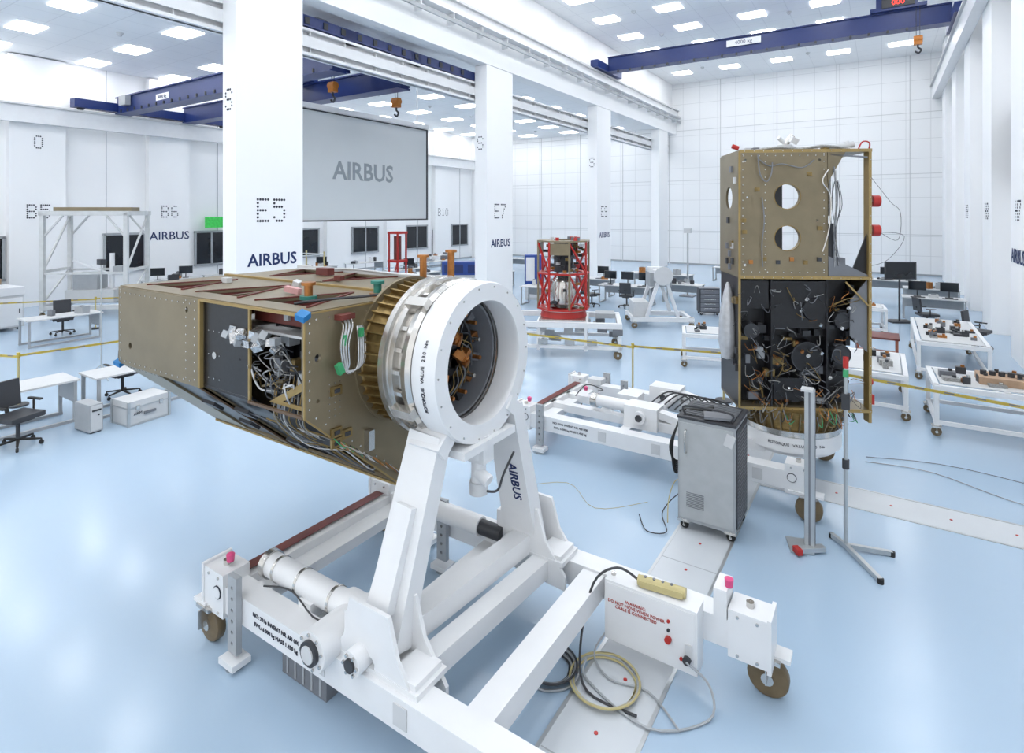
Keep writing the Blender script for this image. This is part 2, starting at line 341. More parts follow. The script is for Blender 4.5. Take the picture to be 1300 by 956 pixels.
# ---------------------------------------------------------------- integration trolley
def trolley(g,legs):
    for y in(-.95,.95): g.bb(-1.95,2.05,y-.1,y+.1,.34,.56,WHITE)
    for x,w in((-1.9,.2),(.68,.2),(-.35,.14)): g.bb(x-w/2,x+w/2,-.85,.85,.36,.54,WHITE)
    g.bb(-1.97,-1.86,-.8,.8,.562,.568,DRED); g.bb(-1.8,-1.6,-.85,.85,.36,.46,WHITE)
    for x in(-1.95,1.95):
        for y in(-.95,.95):
            s1=1 if x>0 else -1; s2=1 if y>0 else -1
            g.bb(x-.14,x+.14,y-.12,y+.12,.3,.66,WHITE)
            g.bb(x+s1*.14,x+s1*.17,y-.13,y+.13,.28,.68,WHITE)
            g.caster(x+s1*.12,y+s2*.06,.15,.09,.33,True)
            g.bb(x-.1,x+.28*s1,y+s2*.0,y+s2*.14,.32,.35,WHITE)
            g.cyl((x-s1*.06,y+s2*.121,.5),(x-s1*.06,y+s2*.128,.5),.055,TXT,n=20);g.cyl((x-s1*.06,y+s2*.127,.5),(x-s1*.06,y+s2*.132,.5),.047,WHITE,n=20)
            g.cyl((x,y,.66),(x,y,.70),.03,STEEL,n=12)
            for k in(-.07,.07):
                for kk in(.33,.62): g.cyl((x+k,y-.12,kk),(x+k,y-.13,kk),.012,STEEL,n=6)
    for jx,jy in((-1.62,-1.08),(-1.45,1.08),(-1.0,.8)):
        g.plate([(-.06,0),(.06,0),(.06,.62),(-.06,.62)],[(0,.08+.09*i,.016) for i in range(6)],.05,fr((jx,jy,.12),*FYM),LGREY)
        g.box((jx,jy,.06),(.2,.16,.05),WHITE);g.cyl((jx,jy,0),(jx,jy,.05),.07,STEEL,n=16)
    for x in(-.6,.2,1.0,1.5):
        for y in(-1.053,1.053): g.box((x,y,.45),(.12,.01,.14),OFFW)
    for i,t in enumerate(('NO: 2016 INVENT NR AI0 008','SWL: 6.000 kg MASS 1.450 kg')): g.text(t,.045,fr((-1.12,-1.053,.49-.07*i),*FYM),TXT)
    if not legs: return
    g.cyl((-1.62,-.74,.66),(-.62,-.74,.66),.10,WHITE,n=28);g.cyl((-1.66,-.74,.66),(-1.6,-.74,.66),.115,STEEL,n=28);g.cyl((-.66,-.74,.66),(-.5,-.74,.66),.13,WHITE,n=28)
    g.cyl((-.72,-.74,.66),(-.3,-.74,.66),.06,STEEL)
    g.bb(-1.1,-.95,-.86,-.6,.5,.62,WHITE)
    for xx in(-1.5,-1.2,-.8): g.cyl((xx,-.74,.66),(xx+.025,-.74,.66),.106,STEEL,n=28)
    g.cyl((-.95,-.55,.52),(-.45,-.55,.52),.06,DARK)
    g.cyl((-1.1,.72,.66),(-.45,.72,.66),.09,WHITE,n=24);g.cyl((-.5,.72,.66),(-.2,.72,.66),.07,DARK)
    for s1 in(-1,1):
        y=.93*s1; xo=-.13 if s1<0 else 0
        P=[(-.40+xo,.42),(.46+xo,.36),(.46+xo,.48),(.26+xo,.74),(.18+xo,1.0),(-.2+xo,1.0),(-.26+xo,.72),(-.40+xo,.55)]
        for q in(-.13,.13):
            g.plate(P,[(xo,.62,.05)],.03,fr((0,y*.93+q,0),*FYM),WHITE)
        g.bb(-.4+xo,.44+xo,y*.93-.15,y*.93+.15,.56,.6,WHITE)
        g.box((-.12+xo,y*.93,.72),(.34,.22,.28),WHITE);g.box((.3+xo,y*.93,.6),(.22,.26,.08),WHITE)
        g.cyl((-.08+xo,y*.93-.24,.64),(-.08+xo,y*.93+.24,.64),.085,WHITE,n=24)
        for k in range(6):
            a=k*math.pi/3
            g.cyl((-.08+xo+.065*math.cos(a),y*.93+s1*.24,.64+.065*math.sin(a)),(-.08+xo+.065*math.cos(a),y*.93+s1*.255,.64+.065*math.sin(a)),.012,STEEL,n=6)
        g.cyl((-.08+xo,y*.93+s1*.24,.64),(-.08+xo,y*.93+s1*.26,.64),.045,DARK)
        g.beam((-.02+xo,y*.9,.66),(0.0+xo*.6,s1*.44,2.02),.34,.17,WHITE,.30,.15,up=(0,1,0))
        g.beam((-.02+xo,y*.9,.9),(0.0+xo*.8,s1*.62,1.55),.20,.20,WHITE,.16,.18,up=(0,1,0))
        g.box((.0+xo*.4,s1*.42,2.0),(.30,.26,.12),WHITE,(s1*-.7,0,0))
        for k in range(5): g.cyl((.1+xo+.06*k,y*.93-.02,.6),(.1+xo+.06*k,y*.93-.02,.625),.014,STEEL,n=6)
    g.cyl((-.55,-1.16,.62),(-.55,-.78,.62),.14,WHITE,n=32);g.cyl((-.55,-1.19,.62),(-.55,-1.16,.62),.085,DARK,n=24);g.cyl((-.55,-1.2,.62),(-.55,-1.19,.62),.06,OFFW,n=24)
    for k in range(8):
        a=k*math.pi/4+.2; g.cyl((-.55+.115*math.cos(a),-1.172,.62+.115*math.sin(a)),(-.55+.115*math.cos(a),-1.16,.62+.115*math.sin(a)),.012,STEEL,n=6)
    g.beam((-.12,-.8,.66),(.02,.8,.66),.17,.17,WHITE); g.beam((.1,-.8,.5),(.22,.8,.5),.16,.16,WHITE)
g=G('satellite_trolley',loc=(-2.8,3.72,0),bev=.006)
trolley(g,True)
g.lathe((-.1,0,2.5),(1,0,0),[(0,.55),(0,.630),(.03,.642),(.2,.642),(.23,.632),(.23,.49),(.2,.48),(0,.5)],WHITE,72,True)
for k in range(36):
    a=2*math.pi*k/36;c,s_=math.cos(a),math.sin(a)
    if k%2==0:g.cyl((.13,.6*c,2.5+.6*s_),(.136,.6*c,2.5+.6*s_),.008,STEEL,n=8)
for i,ch in enumerate('ROTORQUE VALUE 230 Nm'):
    if ch==' ':continue
    a=math.radians(203-i*2.3)
    p=Vector((0.02,math.cos(a)*.645,2.5+math.sin(a)*.645)); rad=Vector((0,math.cos(a),math.sin(a)))
    tx=Vector((0,-math.sin(a),math.cos(a)))*-1
    M=fr(p,tx,Vector((-1,0,0)))
    if M.to_3x3().col[2].dot(rad)<0: M=fr(p,tx,Vector((1,0,0)))
    g.text(ch,.042,M,TXT)
g.text('AIRBUS',.12,fr((.03,.66-.09,1.28),(0,.286,-.958),(1,0,0)),TXTN,bold=.002)
g.cyl((.05,0,1.9),(.05,0,1.72),.09,WHITE,n=20);g.cyl((.05,0,1.72),(.05,0,1.45),.06,WHITE,n=20);g.cyl((.05,0,1.52),(.05,0,1.42),.075,OFFW,n=20)
g.box((.05,0,1.75),(.2,.14,.12),WHITE);g.cyl((.05,-.02,1.6),(.17,-.02,1.55),.05,WHITE);g.tube([(.1,0,1.45),(.18,.08,1.44),(.16,.2,1.52),(.12,.42,1.62)],.010,DARK)
g.box((.05,.0,1.86),(.26,.7,.06),WHITE)
g.bb(.86,1.62,.68,.86,.15,.64,WHITE);g.bb(.88,1.60,.674,.682,.17,.62,WHITE);g.cyl((.9,.77,.64),(.9,.77,.66),.02,STEEL)
g.text('WARNING:\nDO NOT MOVE WHEN POWER\nCABLE IS CONNECTED',.034,fr((1.13,.671,.48),*FYM),TXTR)
g.cyl((1.40,.68,.36),(1.40,.645,.36),.026,RED);g.cyl((1.40,.68,.43),(1.40,.66,.43),.012,DARK);g.cyl((1.40,.68,.50),(1.40,.66,.50),.012,RED);g.cyl((1.50,.68,.25),(1.50,.66,.25),.012,RED);g.box((1.56,.67,.33),(.05,.02,.1),OFFW);g.cyl((1.55,.68,.27),(1.55,.63,.27),.03,DARK)
g.bb(.95,1.1,.8,.95,.2,.34,WHITE);g.bb(1.4,1.55,.8,.95,.2,.34,WHITE)
g.cyl((1.12,.76,.68),(1.50,.80,.68),.04,YPAD,n=14);g.box((1.31,.78,.675),(.34,.09,.05),YPAD,(0,0,.1))
for k in range(4): g.cyl((1.18+.07*k,.765+.007*k,.715),(1.18+.07*k,.765+.007*k,.726),.012,GREY,n=10)
g.tube([(1.12,.76,.68),(.95,.72,.74),(.78,.62,.6),(.76,.42,.2),(.9,.25,.02),(1.3,.25,.02)],.010,DARK)
for j in range(9):
    r=.16+.014*j; cx,cy=(.55,.3) if j<6 else (.98,.4)
    g.tube([(cx+r*math.cos(a*.7+j),cy+r*math.sin(a*.7+j),.015+.01*(j%5)) for a in range(11)],.009,LGREY if j%2 else DARK if j<6 else YPAD)
g.tube([(.8,.45,.1),(.85,.35,.02),(1.4,.2,.02),(1.75,.5,.02),(1.72,.65,.15),(1.55,.63,.27)],.009,LGREY)
g.tube([(.88,.8,.2),(.8,.6,.05),(1.0,.45,.02),(1.3,.5,.02),(1.6,.3,.02)],.008,LGREY)
g.tube([(-1.5,-.9,.6),(-1.2,-.85,.64),(-.8,-.9,.59),(-.5,-.8,.75)],.007,DARK)
for p in((-1.9,-.95,.7),(1.8,.92,.78)): g.lathe(p,(0,0,1),[(0,.03),(.06,.035),(.08,0)],PINK,12)
g.bb(1.70,1.8,.84,1.06,.56,.78,WHITE)
g.done()
g=G('storage_bin',loc=(-3.78,3.02,0),bev=.01);g.bb(-.27,.27,-.2,.2,0,.28,GREY);g.bb(-.29,.29,-.22,.22,.26,.3,LGREY)
for k in range(5): g.bb(-.2+.1*k-.01,-.2+.1*k+.01,-.206,-.2,.02,.25,LGREY)
g.done()
# ---------------------------------------------------------------- satellite (horizontal)
yn,yf,zt,zs,zk=-1.1,1.1,2.96,2.20,1.34
xa,xb=-.72,-3.6
def rivets(g,pts,r=.008,n=6,m=None,ax=(0,-1,0),h=.006):
    for p in pts: g.lathe(p,ax,[(0,r),(h,r),(h,0)],m or STEEL,n)
g=G('satellite',loc=(-2.8,3.72,0))
home=[(yn,zt),(yn,zs),(-.12,zk),(.12,zk),(yf,zs),(yf,zt)]
ENDF=lambda x:fr((x,0,0),(0,1,0))
g.plate(home,[(0,2.5,.42),(.8,2.35,.03),(-.98,2.62,.03),(-.98,2.3,.015)],.03,ENDF(xa),GOLD)
g.plate(home,[(0,2.4,.3)],.03,ENDF(xb),GOLD)
g.plate(home,[(0,2.4,.6)],.02,ENDF(-2.1),GOLD)
g.plate([(yn+.25,zt-.08),(yn+.25,zs),(0,zk+.1),(yf-.1,zs),(yf-.1,zt-.08)],[],.02,ENDF(-1.4),BLACK)
for a,b in zip(home,home[1:]+home[:1]): g.beam((xa+.016,a[0],a[1]),(xa+.016,b[0],b[1]),.010,.012,GOLDL)
for s in(-1,1):
    y=1.1*s
    g.plate([(xb,zs),(-2.1,zs),(-2.1,zt),(xb,zt)],[(-3.35,2.4,.03),(-2.3,2.85,.025)],.03,fr((0,y,0),*FYM),GOLD)
    g.beam((-2.1,y,zt-.008),(xa,y,zt-.008),.03,.022,GOLDL)
    g.bb(-2.115,-2.085,y-.016,y+.016,zs,zt,GOLDL)
    g.bb(-2.08,-1.42,y*.97-.01,y*.97+.01,zs-.0,zt-.03,BLACK); g.bb(-1.42,xa,y*.74-.01,y*.74+.01,zs-.3,zt-.03,BLACK)
    nrm=Vector((0,s*(zs-zk),-(1.1-.12))).normalized()
    d=Vector((0,(.12-1.1)*s,zk-zs)); 
    def V(x,t,o=0): return Vector((x,y,zs))+d*t+nrm*o
    for (x0,x1,t0,t1,m,o) in((xb,-2.9,0,1,GOLD,0),(-2.9,-2.1,0,1,BLACK,-.02),(-2.1,-1.42,0,1,BLACK,-.03),(-1.42,xa,.3,1,BLACK,-.10),(-2.9,xa,.95,1,GOLD,.0),(-.95,xa,.1,1,BROWN,-.05)):
        a,b,c,e=V(x0,t0,o),V(x1,t0,o),V(x1,t1,o),V(x0,t1,o)
        vs=[a,b,c,e]+[q-nrm*.02 for q in(a,b,c,e)]
        g.add(vs,[(0,1,2,3),(4,7,6,5),(0,4,5,1),(1,5,6,2),(2,6,7,3),(3,7,4,0)],m)
    for i in range(11):
        g.lathe(V(xb+.06+i*.06,.05,0),nrm,[(0,.008),(.006,.008),(.006,0)],STEEL,6)
    for i in range(16): g.lathe(V(-2.85+i*.13,.975,0),nrm,[(0,.008),(.006,.008),(.006,0)],STEEL,6)
    for x0,t in((-2.5,.35),(-2.3,.6),(-1.8,.25),(-1.7,.7)): g.box(tuple(V(x0,t,.02)),(.2,.12,.03),DARK,(s*.7,0,0))
    g.beam(V(-2.1,0,.0),V(-2.1,1,0),.02,.03,BROWN)
g.bb(xb,xa,-.13,.13,zk-.02,zk,GOLDL)
rivets(g,[(xb+.06,-1.116,zs+.06+.075*i) for i in range(10)]+[(-2.16,-1.116,zs+.06+.075*i) for i in range(10)]+[(xb+.06+.1*i,-1.116,zt-.05) for i in range(14)]+[(xb+.06+.1*i,-1.116,zs+.04) for i in range(14)]+[(-2.3,-1.116,zs+.06+.075*i) for i in range(10)])
rivets(g,[(xa+.016,-1.06,zs+.06+.07*i) for i in range(11)]+[(xa+.016,-1.0+.12*i,zt-.05) for i in range(18)]+[(xa+.016,-1.0+.085*i,zs-.02-.07*i) for i in range(10)],ax=(1,0,0))
rivets(g,[(xa+.016,-.88+.05*i,2.15+.05*j) for i in range(3) for j in range(6)],ax=(1,0,0),r=.005)
rivets(g,[(-2.0+.08*i,-1.08,2.3+.2*j) for i in range(3) for j in range(3)],r=.006)
for i in range(34):
    x=-1.36+R.random()*.58;z=zs-.05+R.random()*.78;w=.05+R.random()*.12;h=.04+R.random()*.1
    g.box((x,-.84-R.random()*.09,z),(w,.1,h),R.choice([DARK,GREY,BLACK,GOLDS,DARK,DARK,LGREY]))
for i in range(16):
    x0=-1.68+.04*i+R.uniform(-.02,.02)
    g.box((x0,-1.08+R.uniform(-.02,.02),2.70+.05*math.sin(i*1.7)),(.055,.05+R.random()*.04,.04+R.random()*.06),FOILS if i%3 else LGREY,(R.random()*2,R.random()*2,R.random()*2))
for i in range(30):
    x0=-1.6+R.random()*.7;z0=2.35+R.random()*.35
    g.tube([(x0,-1.0,z0),(x0+R.uniform(-.05,.05),-1.06-R.random()*.04,z0+R.uniform(-.06,.06)),(x0+R.uniform(-.12,.12),-1.05,z0+R.uniform(-.14,.05)),(x0+R.uniform(-.1,.15),-.98,z0-.14)],.003+R.random()*.004,R.choice([WIRE,OFFW,GREY,DARK,DARK,GOLDS]))
for i in range(16):
    x0=-1.3+R.random()*.45
    g.tube([(x0,-.92,2.45),(x0+.05,-1.0,2.25),(x0+.1*R.random(),-1.0,2.08),(x0+.12,-.84,1.98-R.random()*.15),(x0+.35,-.62,1.8)],.004,R.choice([OFFW,WIRE,DARK,GOLDS]))
g.plate([(-1.22,2.22),(-.78,2.22),(-.78,2.45)],[[(-1.05,2.25),(-.81,2.25),(-.81,2.37)]],.012,fr((0,-1.03,0),*FYM),GOLDL)
g.box((-1.2,-1.0,2.36),(.28,.05,.015),GOLD,(0,-.3,0))
g.lathe((-1.9,-1.075,2.5),(0,-1,0),[(0,.03),(.02,.03),(.02,0)],STEEL,12)
g.beam((-1.41,-1.08,zs),(-1.41,-1.08,zt),.02,.02,GOLDL);g.bb(-1.41,xa,-1.1,-1.08,zs-.01,zs+.01,BROWN)
for i in range(9):
    g.tube([(-1.7+.08*i,-.9,2.0),(-1.4+.08*i,-.72,1.84+.03*R.random()),(-1.15+.05*i,-.40,1.56),(-.8,-.33,1.5+.02*i)],.006,R.choice([DARK,GREY,GOLDS,GREY,OFFW]))
# top deck
T=Matrix.Translation((0,0,zt))
holes=[]
for i in range(3):
    x0=-3.45+i*.92
    holes+= [[(x0+.08,-.90),(x0+.72,-.90),(x0+.4,-.25)],[(x0+.08,.90),(x0+.72,.90),(x0+.4,.25)]]
g.plate([(xb,yn),(xa,yn),(xa,yf),(xb,yf)],holes,.025,T,GOLD)
for i in range(3):
    x0=-3.45+i*.92
    for s in(-1,1):
        g.beam((x0+.05,.94*s,zt-.08),(x0+.4,.2*s,zt-.08),.02,.13,DRED);g.beam((x0+.75,.94*s,zt-.08),(x0+.4,.2*s,zt-.08),.02,.13,DRED)
        g.beam((x0+.05,.93*s,zt-.08),(x0+.75,.93*s,zt-.08),.02,.13,DRED)
        g.beam((x0+.06,.95*s,zt+.018),(x0+.4,.2*s,zt+.018),.02,.012,DRED);g.beam((x0+.74,.95*s,zt+.018),(x0+.4,.2*s,zt+.018),.02,.012,DRED)
g.beam((xb,0,zt+.022),(xa,0,zt+.022),.05,.02,GOLDL);g.beam((xb,.98,zt+.03),(xa,.98,zt+.03),.05,.05,OFFW);g.bb(xb+.05,xa-.05,-1.0,1.0,zt-.22,zt-.2,OFFW)
def cap(x,y,m1,m2,h=.14):
    g.cyl((x,y,zt+.01),(x,y,zt+.04),.07,m2);g.cyl((x,y,zt+.04),(x,y,zt+h),.035,m1);g.cyl((x,y,zt+h),(x,y,zt+h+.025),.06,m1)
cap(-1.25,-.65,COPPER,TEAL,.13);cap(-.9,-.2,TEAL,COPPER,.12);cap(-1.0,.5,COPPER,COPPER,.3);cap(-.85,.75,COPPER,GOLDS,.34)
g.box((-1.6,-.55,zt+.05),(.14,.06,.05),PBAG,(0,.2,.4));g.box((-1.68,-.45,zt+.07),(.06,.06,.1),OFFW,(.2,.3,.4))
g.box((-2.6,.6,zt+.06),(.2,.1,.08),DRED);g.box((-2.9,-.4,zt+.04),(.1,.06,.05),OFFW);g.box((-2.0,.3,zt+.05),(.10,.06,.05),DRED)
g.tube([(-3.4,.8,zt+.03),(-2.6,.95,zt+.06),(-1.6,.9,zt+.05),(-.8,.7,zt+.1)],.012,OFFW)
g.tube([(-1.1,-.9,zt+.02),(-.95,-.7,zt+.04),(-.8,-.3,zt+.04),(-.78,.2,zt+.05)],.012,DARK)
for p,r in(((xa-.0,yn,zt-.01),(.4,.3,.3)),((xb,yn,zs),(.4,.3,.3)),((xb+.2,0,zk-.02),(0,0,0)),((xa,-.02,zk-.02),(0,0,0))): g.box(p,(.08,.08,.05),LBLUE,r)
for j in range(4):
    g.tube([(xa+.02,-.78+.03*j,2.88),(xa+.08,-.80+.03*j,2.83),(xa+.10,-.84+.025*j,2.7),(xa+.08,-.80+.02*j,2.54),(xa+.07,-.74,2.46+.01*j),(xa+.08,-.66+.02*j,2.50),(xa+.08,-.65+.025*j,2.66),(xa+.03,-.62+.02*j,2.8)],.008,[STEEL,OFFW,OFFW,STEEL][j])
g.box((xa+.05,-.76,2.9),(.08,.14,.04),DRED);g.box((xa+.09,-.80,2.73),(.03,.03,.08),GREEN);g.box((xa+.09,-.84,2.52),(.04,.05,.08),GREEN,(.4,0,0));g.box((xa+.09,-.63,2.76),(.03,.03,.07),GREEN)
for (yy,zz) in((-.82,2.34),(-.82,2.02),(-.72,1.98),(-.82,1.94)): g.box((xa+.025,yy,zz),(.02,.10,.07),GOLDS);g.box((xa+.037,yy,zz),(.01,.05,.03),DARK)
g.box((xa+.04,-.5,1.86),(.06,.06,.16),STEEL)
for i in range(34):
    y0=-.85+R.random()*.85
    g.tube([(xa+.02,y0,2.17-(y0+1.1)*.72),(xa+.07,y0+.05,2.09-(y0+1.1)*.7),(xa+.05,y0+.14,2.05-(y0+1.1)*.75)],.004,R.choice([GOLDS,COPPER,DARK,OFFW,GREEN]))
# fluted cone
g.lathe((xa,0,2.5),(1,0,0),[(0,.58),(.02,.59),(.04,.57),(.2,.54),(.32,.55),(.32,.5),(0,.5)],GOLDS,72,True)
for k in range(44):
    a=2*math.pi*k/44;c,s_=math.cos(a),math.sin(a)
    g.beam((xa+.02,.59*c,2.5+.59*s_),(xa+.30,.565*c,2.5+.565*s_),.014,.05,GOLDS,.014,.04,up=(0,c,s_))
g.lathe((xa,0,2.5),(1,0,0),[(0,.5),(0,.635),(.03,.635),(.03,.5)],GOLD,72,True)
g.lathe((xa+.28,0,2.5),(1,0,0),[(0,.5),(0,.61),(.02,.61),(.02,.5)],GOLD,72,True)
g.lathe((-.42,0,2.5),(1,0,0),[(0,.5),(0,.66),(.05,.66),(.06,.63),(.10,.63),(.11,.655),(.15,.655),(.16,.60),(.2,.60),(.22,.64),(.27,.65),(.31,.63),(.31,.5)],STEEL,72,True)
for k in range(24):
    a=2*math.pi*k/24;c,s_=math.cos(a),math.sin(a);g.box((-.25,.625*c,2.5+.625*s_),(.08,.03,.03),STEEL,(a,0,0))
for a in(2.3,3.6): g.box((-.2,.67*math.cos(a),2.5+.67*math.sin(a)),(.2,.06,.08),STEEL,(a,0,0))
g.lathe((-.42,0,2.5),(1,0,0),[(0,0),(0,.5),(.01,.5),(.01,0)],BLACK,40)
g.lathe((-.41,0,2.5),(1,0,0),[(0,.49),(.27,.49),(.27,.47),(0,.46)],GREY,48,True)
g.lathe((-.40,0,2.5),(1,0,0),[(0,.35),(.12,.35),(.12,.33),(0,.33)],DARK,40,True)
for k in range(14):
    a=2*math.pi*k/14+.2;rr=.40+.02*(k%2);c,s_=math.cos(a),math.sin(a)
    g.box((-.34,rr*c,2.5+rr*s_),(.12,.09,.07),[COPPER,GREY,GOLDS,DARK][k%4],(a,0,0));g.cyl((-.3,rr*c*.9,2.5+rr*s_*.9),(-.2,rr*c*.9,2.5+rr*s_*.9),.018,COPPER if k%3 else STEEL,n=10)
for k in range(14):
    y0=R.uniform(-.28,.28);z0=2.5+R.uniform(-.28,.28);g.box((-.37,y0,z0),(.1,.1,.08),R.choice([DARK,GOLDS,BLACK,BLACK]),(R.random(),0,0))
for k in range(16):
    a=R.random()*6.28;g.tube([(-.3,.4*math.cos(a),2.5+.4*math.sin(a)),(-.26,.3*math.cos(a+.4),2.5+.3*math.sin(a+.4)),(-.3,.22*math.cos(a+.8),2.5+.22*math.sin(a+.8)),(-.3,.34*math.cos(a+1.2),2.5+.34*math.sin(a+1.2))],.005,R.choice([COPPER,GREY,DARK,GOLDS]))
for (y0,z0) in((.2,2.42),(-.1,2.3),(.1,2.62)):
    for k in range(5): g.box((-.28,y0+R.uniform(-.05,.05),z0+R.uniform(-.05,.05)),(.09,.07,.05),COPPER,(R.random()*3,R.random(),R.random()))
g.done()
# ---------------------------------------------------------------- second trolley + upright satellite
g=G('satellite_trolley',loc=(-2.8,8.65,0),bev=.006)
trolley(g,False)
for s1 in(-1,1):
    g.beam((-.2,.55*s1,.60),(1.5,.42*s1,.60),.2,.14,WHITE)
    g.bb(-.4,.1,.55*s1-.16,.55*s1+.16,.54,.86,WHITE);g.cyl((-.15,.55*s1-.22,.72),(-.15,.55*s1+.22,.72),.09,WHITE,n=24)
    g.cyl((-.15,.55*s1-.24,.72),(-.15,.55*s1+.24,.72),.05,DARK,n=24)
    g.beam((-.1,.55*s1,.8),(.6,.5*s1,.66),.16,.1,WHITE)
g.cyl((-1.0,-.3,.7),(-.3,-.3,.7),.09,WHITE);g.cyl((-1.1,-.3,.7),(-1.0,-.3,.7),.11,STEEL);g.box((-.65,.2,.62),(.35,.3,.25),WHITE)
g.cyl((-1.3,.3,.56),(-1.3,.3,.8),.06,WHITE);g.box((-1.3,.3,.82),(.25,.2,.08),OFFW)
g.bb(-1.85,-.4,-.35,-.2,.42,.54,WHITE);g.bb(-1.85,-.4,.2,.35,.42,.54,WHITE)
g.cyl((0,-.5,.72),(0,.5,.72),.07,WHITE)
g.lathe((1.73,0,.62),(0,0,1),[(0,.5),(0,.63),(.195,.63),(.195,.5)],WHITE,64,True)
g.lathe((1.73,0,.56),(0,0,1),[(0,0),(0,.57),(.06,.57),(.06,0)],WHITE,48)
for i,ch in enumerate('ROTORQUE VALUE 230 Nm'):
    if ch==' ':continue
    a=math.radians(-105+i*3);g.text(ch,.05,fr((1.73+.633*math.cos(a),.633*math.sin(a),.72),(-math.sin(a),math.cos(a),0)),TXT)
for i in range(7):
    g.tube([(.1*i-.2,-.2,.75),(.1*i,.1,.9),(.3+.1*i,.2,.82),(.5,-.3+.1*i,.76),(.9,-.4,.72),(1.3,-.5,.6)],.011,DARK)
g.tube([(-1.4,-.3,.7),(-1.3,-.1,.85),(-1.1,.1,.75),(-1.0,-.3,.85)],.008,DARK)
g.lathe((-1.6,.5,.55),(0,0,1),[(0,.03),(.06,.035),(.08,0)],PINK,12);g.lathe((-1.9,-.93,.7),(0,0,1),[(0,.03),(.06,.035),(.08,0)],PINK,12)
g.done()
g=G('satellite',loc=(-1.07,8.65,0),rz=math.radians(28))
zb,zm,zT=1.16,2.86,4.50; W=.82
F=-.5
deck=[(-W,F),(W,F),(W,.35),(.15,.95),(-.15,.95),(-W,.35)]
for z,m in((zb,GOLD),(zm,GOLD),(zT,GOLD)):
    g.plate(deck,[(0,.1,.3)] if z!=zm else [],.035,Matrix.Translation((0,0,z)),m)
    g.beam((-W,F-.01,z),(W,F-.01,z),.02,.04,GOLDL)
    rivets(g,[(-W+.06+.12*i,F-.02,z) for i in range(14)],r=.006)
xr=.27
g.plate([(-W,zm),(xr,zm),(xr,zT),(-W,zT)],[(-.22,3.37,.16),(-.22,3.91,.16),(-.75,4.38,.02),(.18,4.38,.02),(-.75,3.02,.02),(-.72,3.9,.014),(.15,3.6,.014)],.03,fr((0,F,0),*FYM),GOLD)
for z in(3.37,3.91): g.lathe((-.22,F,z),(0,1,0),[(-.02,.16),(-.02,.17),(.05,.17),(.05,.16)],GOLDS,36,True)
g.bb(-.42,-.26,F+.05,F+.07,3.1,4.1,BLACK)
rivets(g,[(-W+.05+.1*i,F-.016,zT-.06) for i in range(11)]+[(-W+.05+.1*i,F-.016,zm+.07) for i in range(11)]+[(-W+.04,F-.016,zm+.1+.1*i) for i in range(16)]+[(xr-.04,F-.016,zm+.1+.1*i) for i in range(16)]+[(-.5,F-.016,zm+.1+.1*i) for i in range(16)])
g.plate([(F,zm),(.35,zm),(.35,zT),(F,zT)],[(-.1,3.9,.15)],.03,fr((-W,0,0),(0,1,0)),GOLD)
g.beam((-W,F-.01,zb),(-W,F-.01,zT),.025,.025,GOLDL)
for i in range(18):
    z=zb+.1+R.random()*3.1;g.box((-W-.02,F+.05+R.random()*.45,z),(.04,.07,.08),R.choice([GREY,DARK,GOLDS,OFFW]))
g.bb(W-.035,W,F-.01,F+.12,zb-.15,zT,GOLDL);g.bb(W-.02,W,F,.35,zm-.9,zm,GOLD)
g.bb(xr,xr+.02,F,.3,zm,zT,GOLD)
rivets(g,[(W-.017,F-.012,zb+.1+.12*i) for i in range(27)],r=.006)
g.plate([(xr+.3,zm),(W-.03,zm),(W-.03,zm+.58)],[],.02,fr((0,F+.05,0),*FYM),BLACK)
g.plate([(xr+.03,zm+.28),(W,zm+.02),(xr+.03,zm+.02)],[],.02,fr((0,F+.02,0),*FYM),GREY)
g.beam((xr+.05,F,zT-.05),(W-.05,F,zT-.09),.02,.02,GREY)
g.plate([(xr+.01,zT-.42),(xr+.01,zT),(xr+.24,zT)],[],.02,fr((0,F,0),*FYM),GOLD)
g.bb(xr+.02,xr+.12,F+.02,F+.1,zm+.1,zm+.7,DARK);g.cyl((xr+.08,F+.1,zm+.8),(xr+.08,F+.1,zT-.3),.02,WIRE)
g.bb(xr+.1,xr+.28,F+.1,F+.25,zm+.05,zm+.25,GREY)
for j in range(9):
    x0=xr+.04+R.random()*.1;g.tube([(x0,F-.02,zT-.2-R.random()*.3),(x0+R.uniform(-.06,.06),F-.05,zT-.7),(x0+R.uniform(-.05,.05),F-.03,zm+.6),(x0+R.uniform(0,.08),F+.02,zm+.1)],.004+R.random()*.003,R.choice([WIRE,GREY,DARK]))
f=F-.05
g.tube([(-.6,f,zT-.1),(-.45,f,zT-.2),(-.3,f,zT-.17),(-.05,f,zT-.22),(.1,f,zT-.12)],.007,GREY)
g.tube([(-.6,f,zT-.05),(-.58,f-.02,4.2),(-.5,f-.02,4.1),(-.44,f-.02,4.2),(-.42,f,4.35)],.008,GREY)
g.tube([(-.55,f,3.9),(-.52,f,3.6),(-.55,f,3.3),(-.54,f,3.0)],.007,GREY)
g.tube([(.27,f,zT-.25),(.2,f,4.1),(.3,f,3.9),(.28,f,3.5),(.2,f,3.2)],.008,STEEL)
for i in range(6): g.box((-.68+.17*i,F-.02,3.06+.04*(i%2)),(.05,.03,.05),[COPPER,GOLDS,DARK][i%3])
for (x,z) in((-.77,3.6),(-.76,3.45),(.18,3.5),(-.6,4.0),(.05,4.2)): g.box((x,F-.02,z),(.06,.02,.05),GOLDS)
g.bb(-W+.02,W-.2,-.25,-.23,zb,zm,BLACK);g.bb(-W,-W+.02,F,.35,zb,zm,BLACK);g.bb(-.42,-.40,F,-.25,zb,zm,BLACK);g.bb(xr,xr+.02,F,-.25,zb,zm,BLACK)
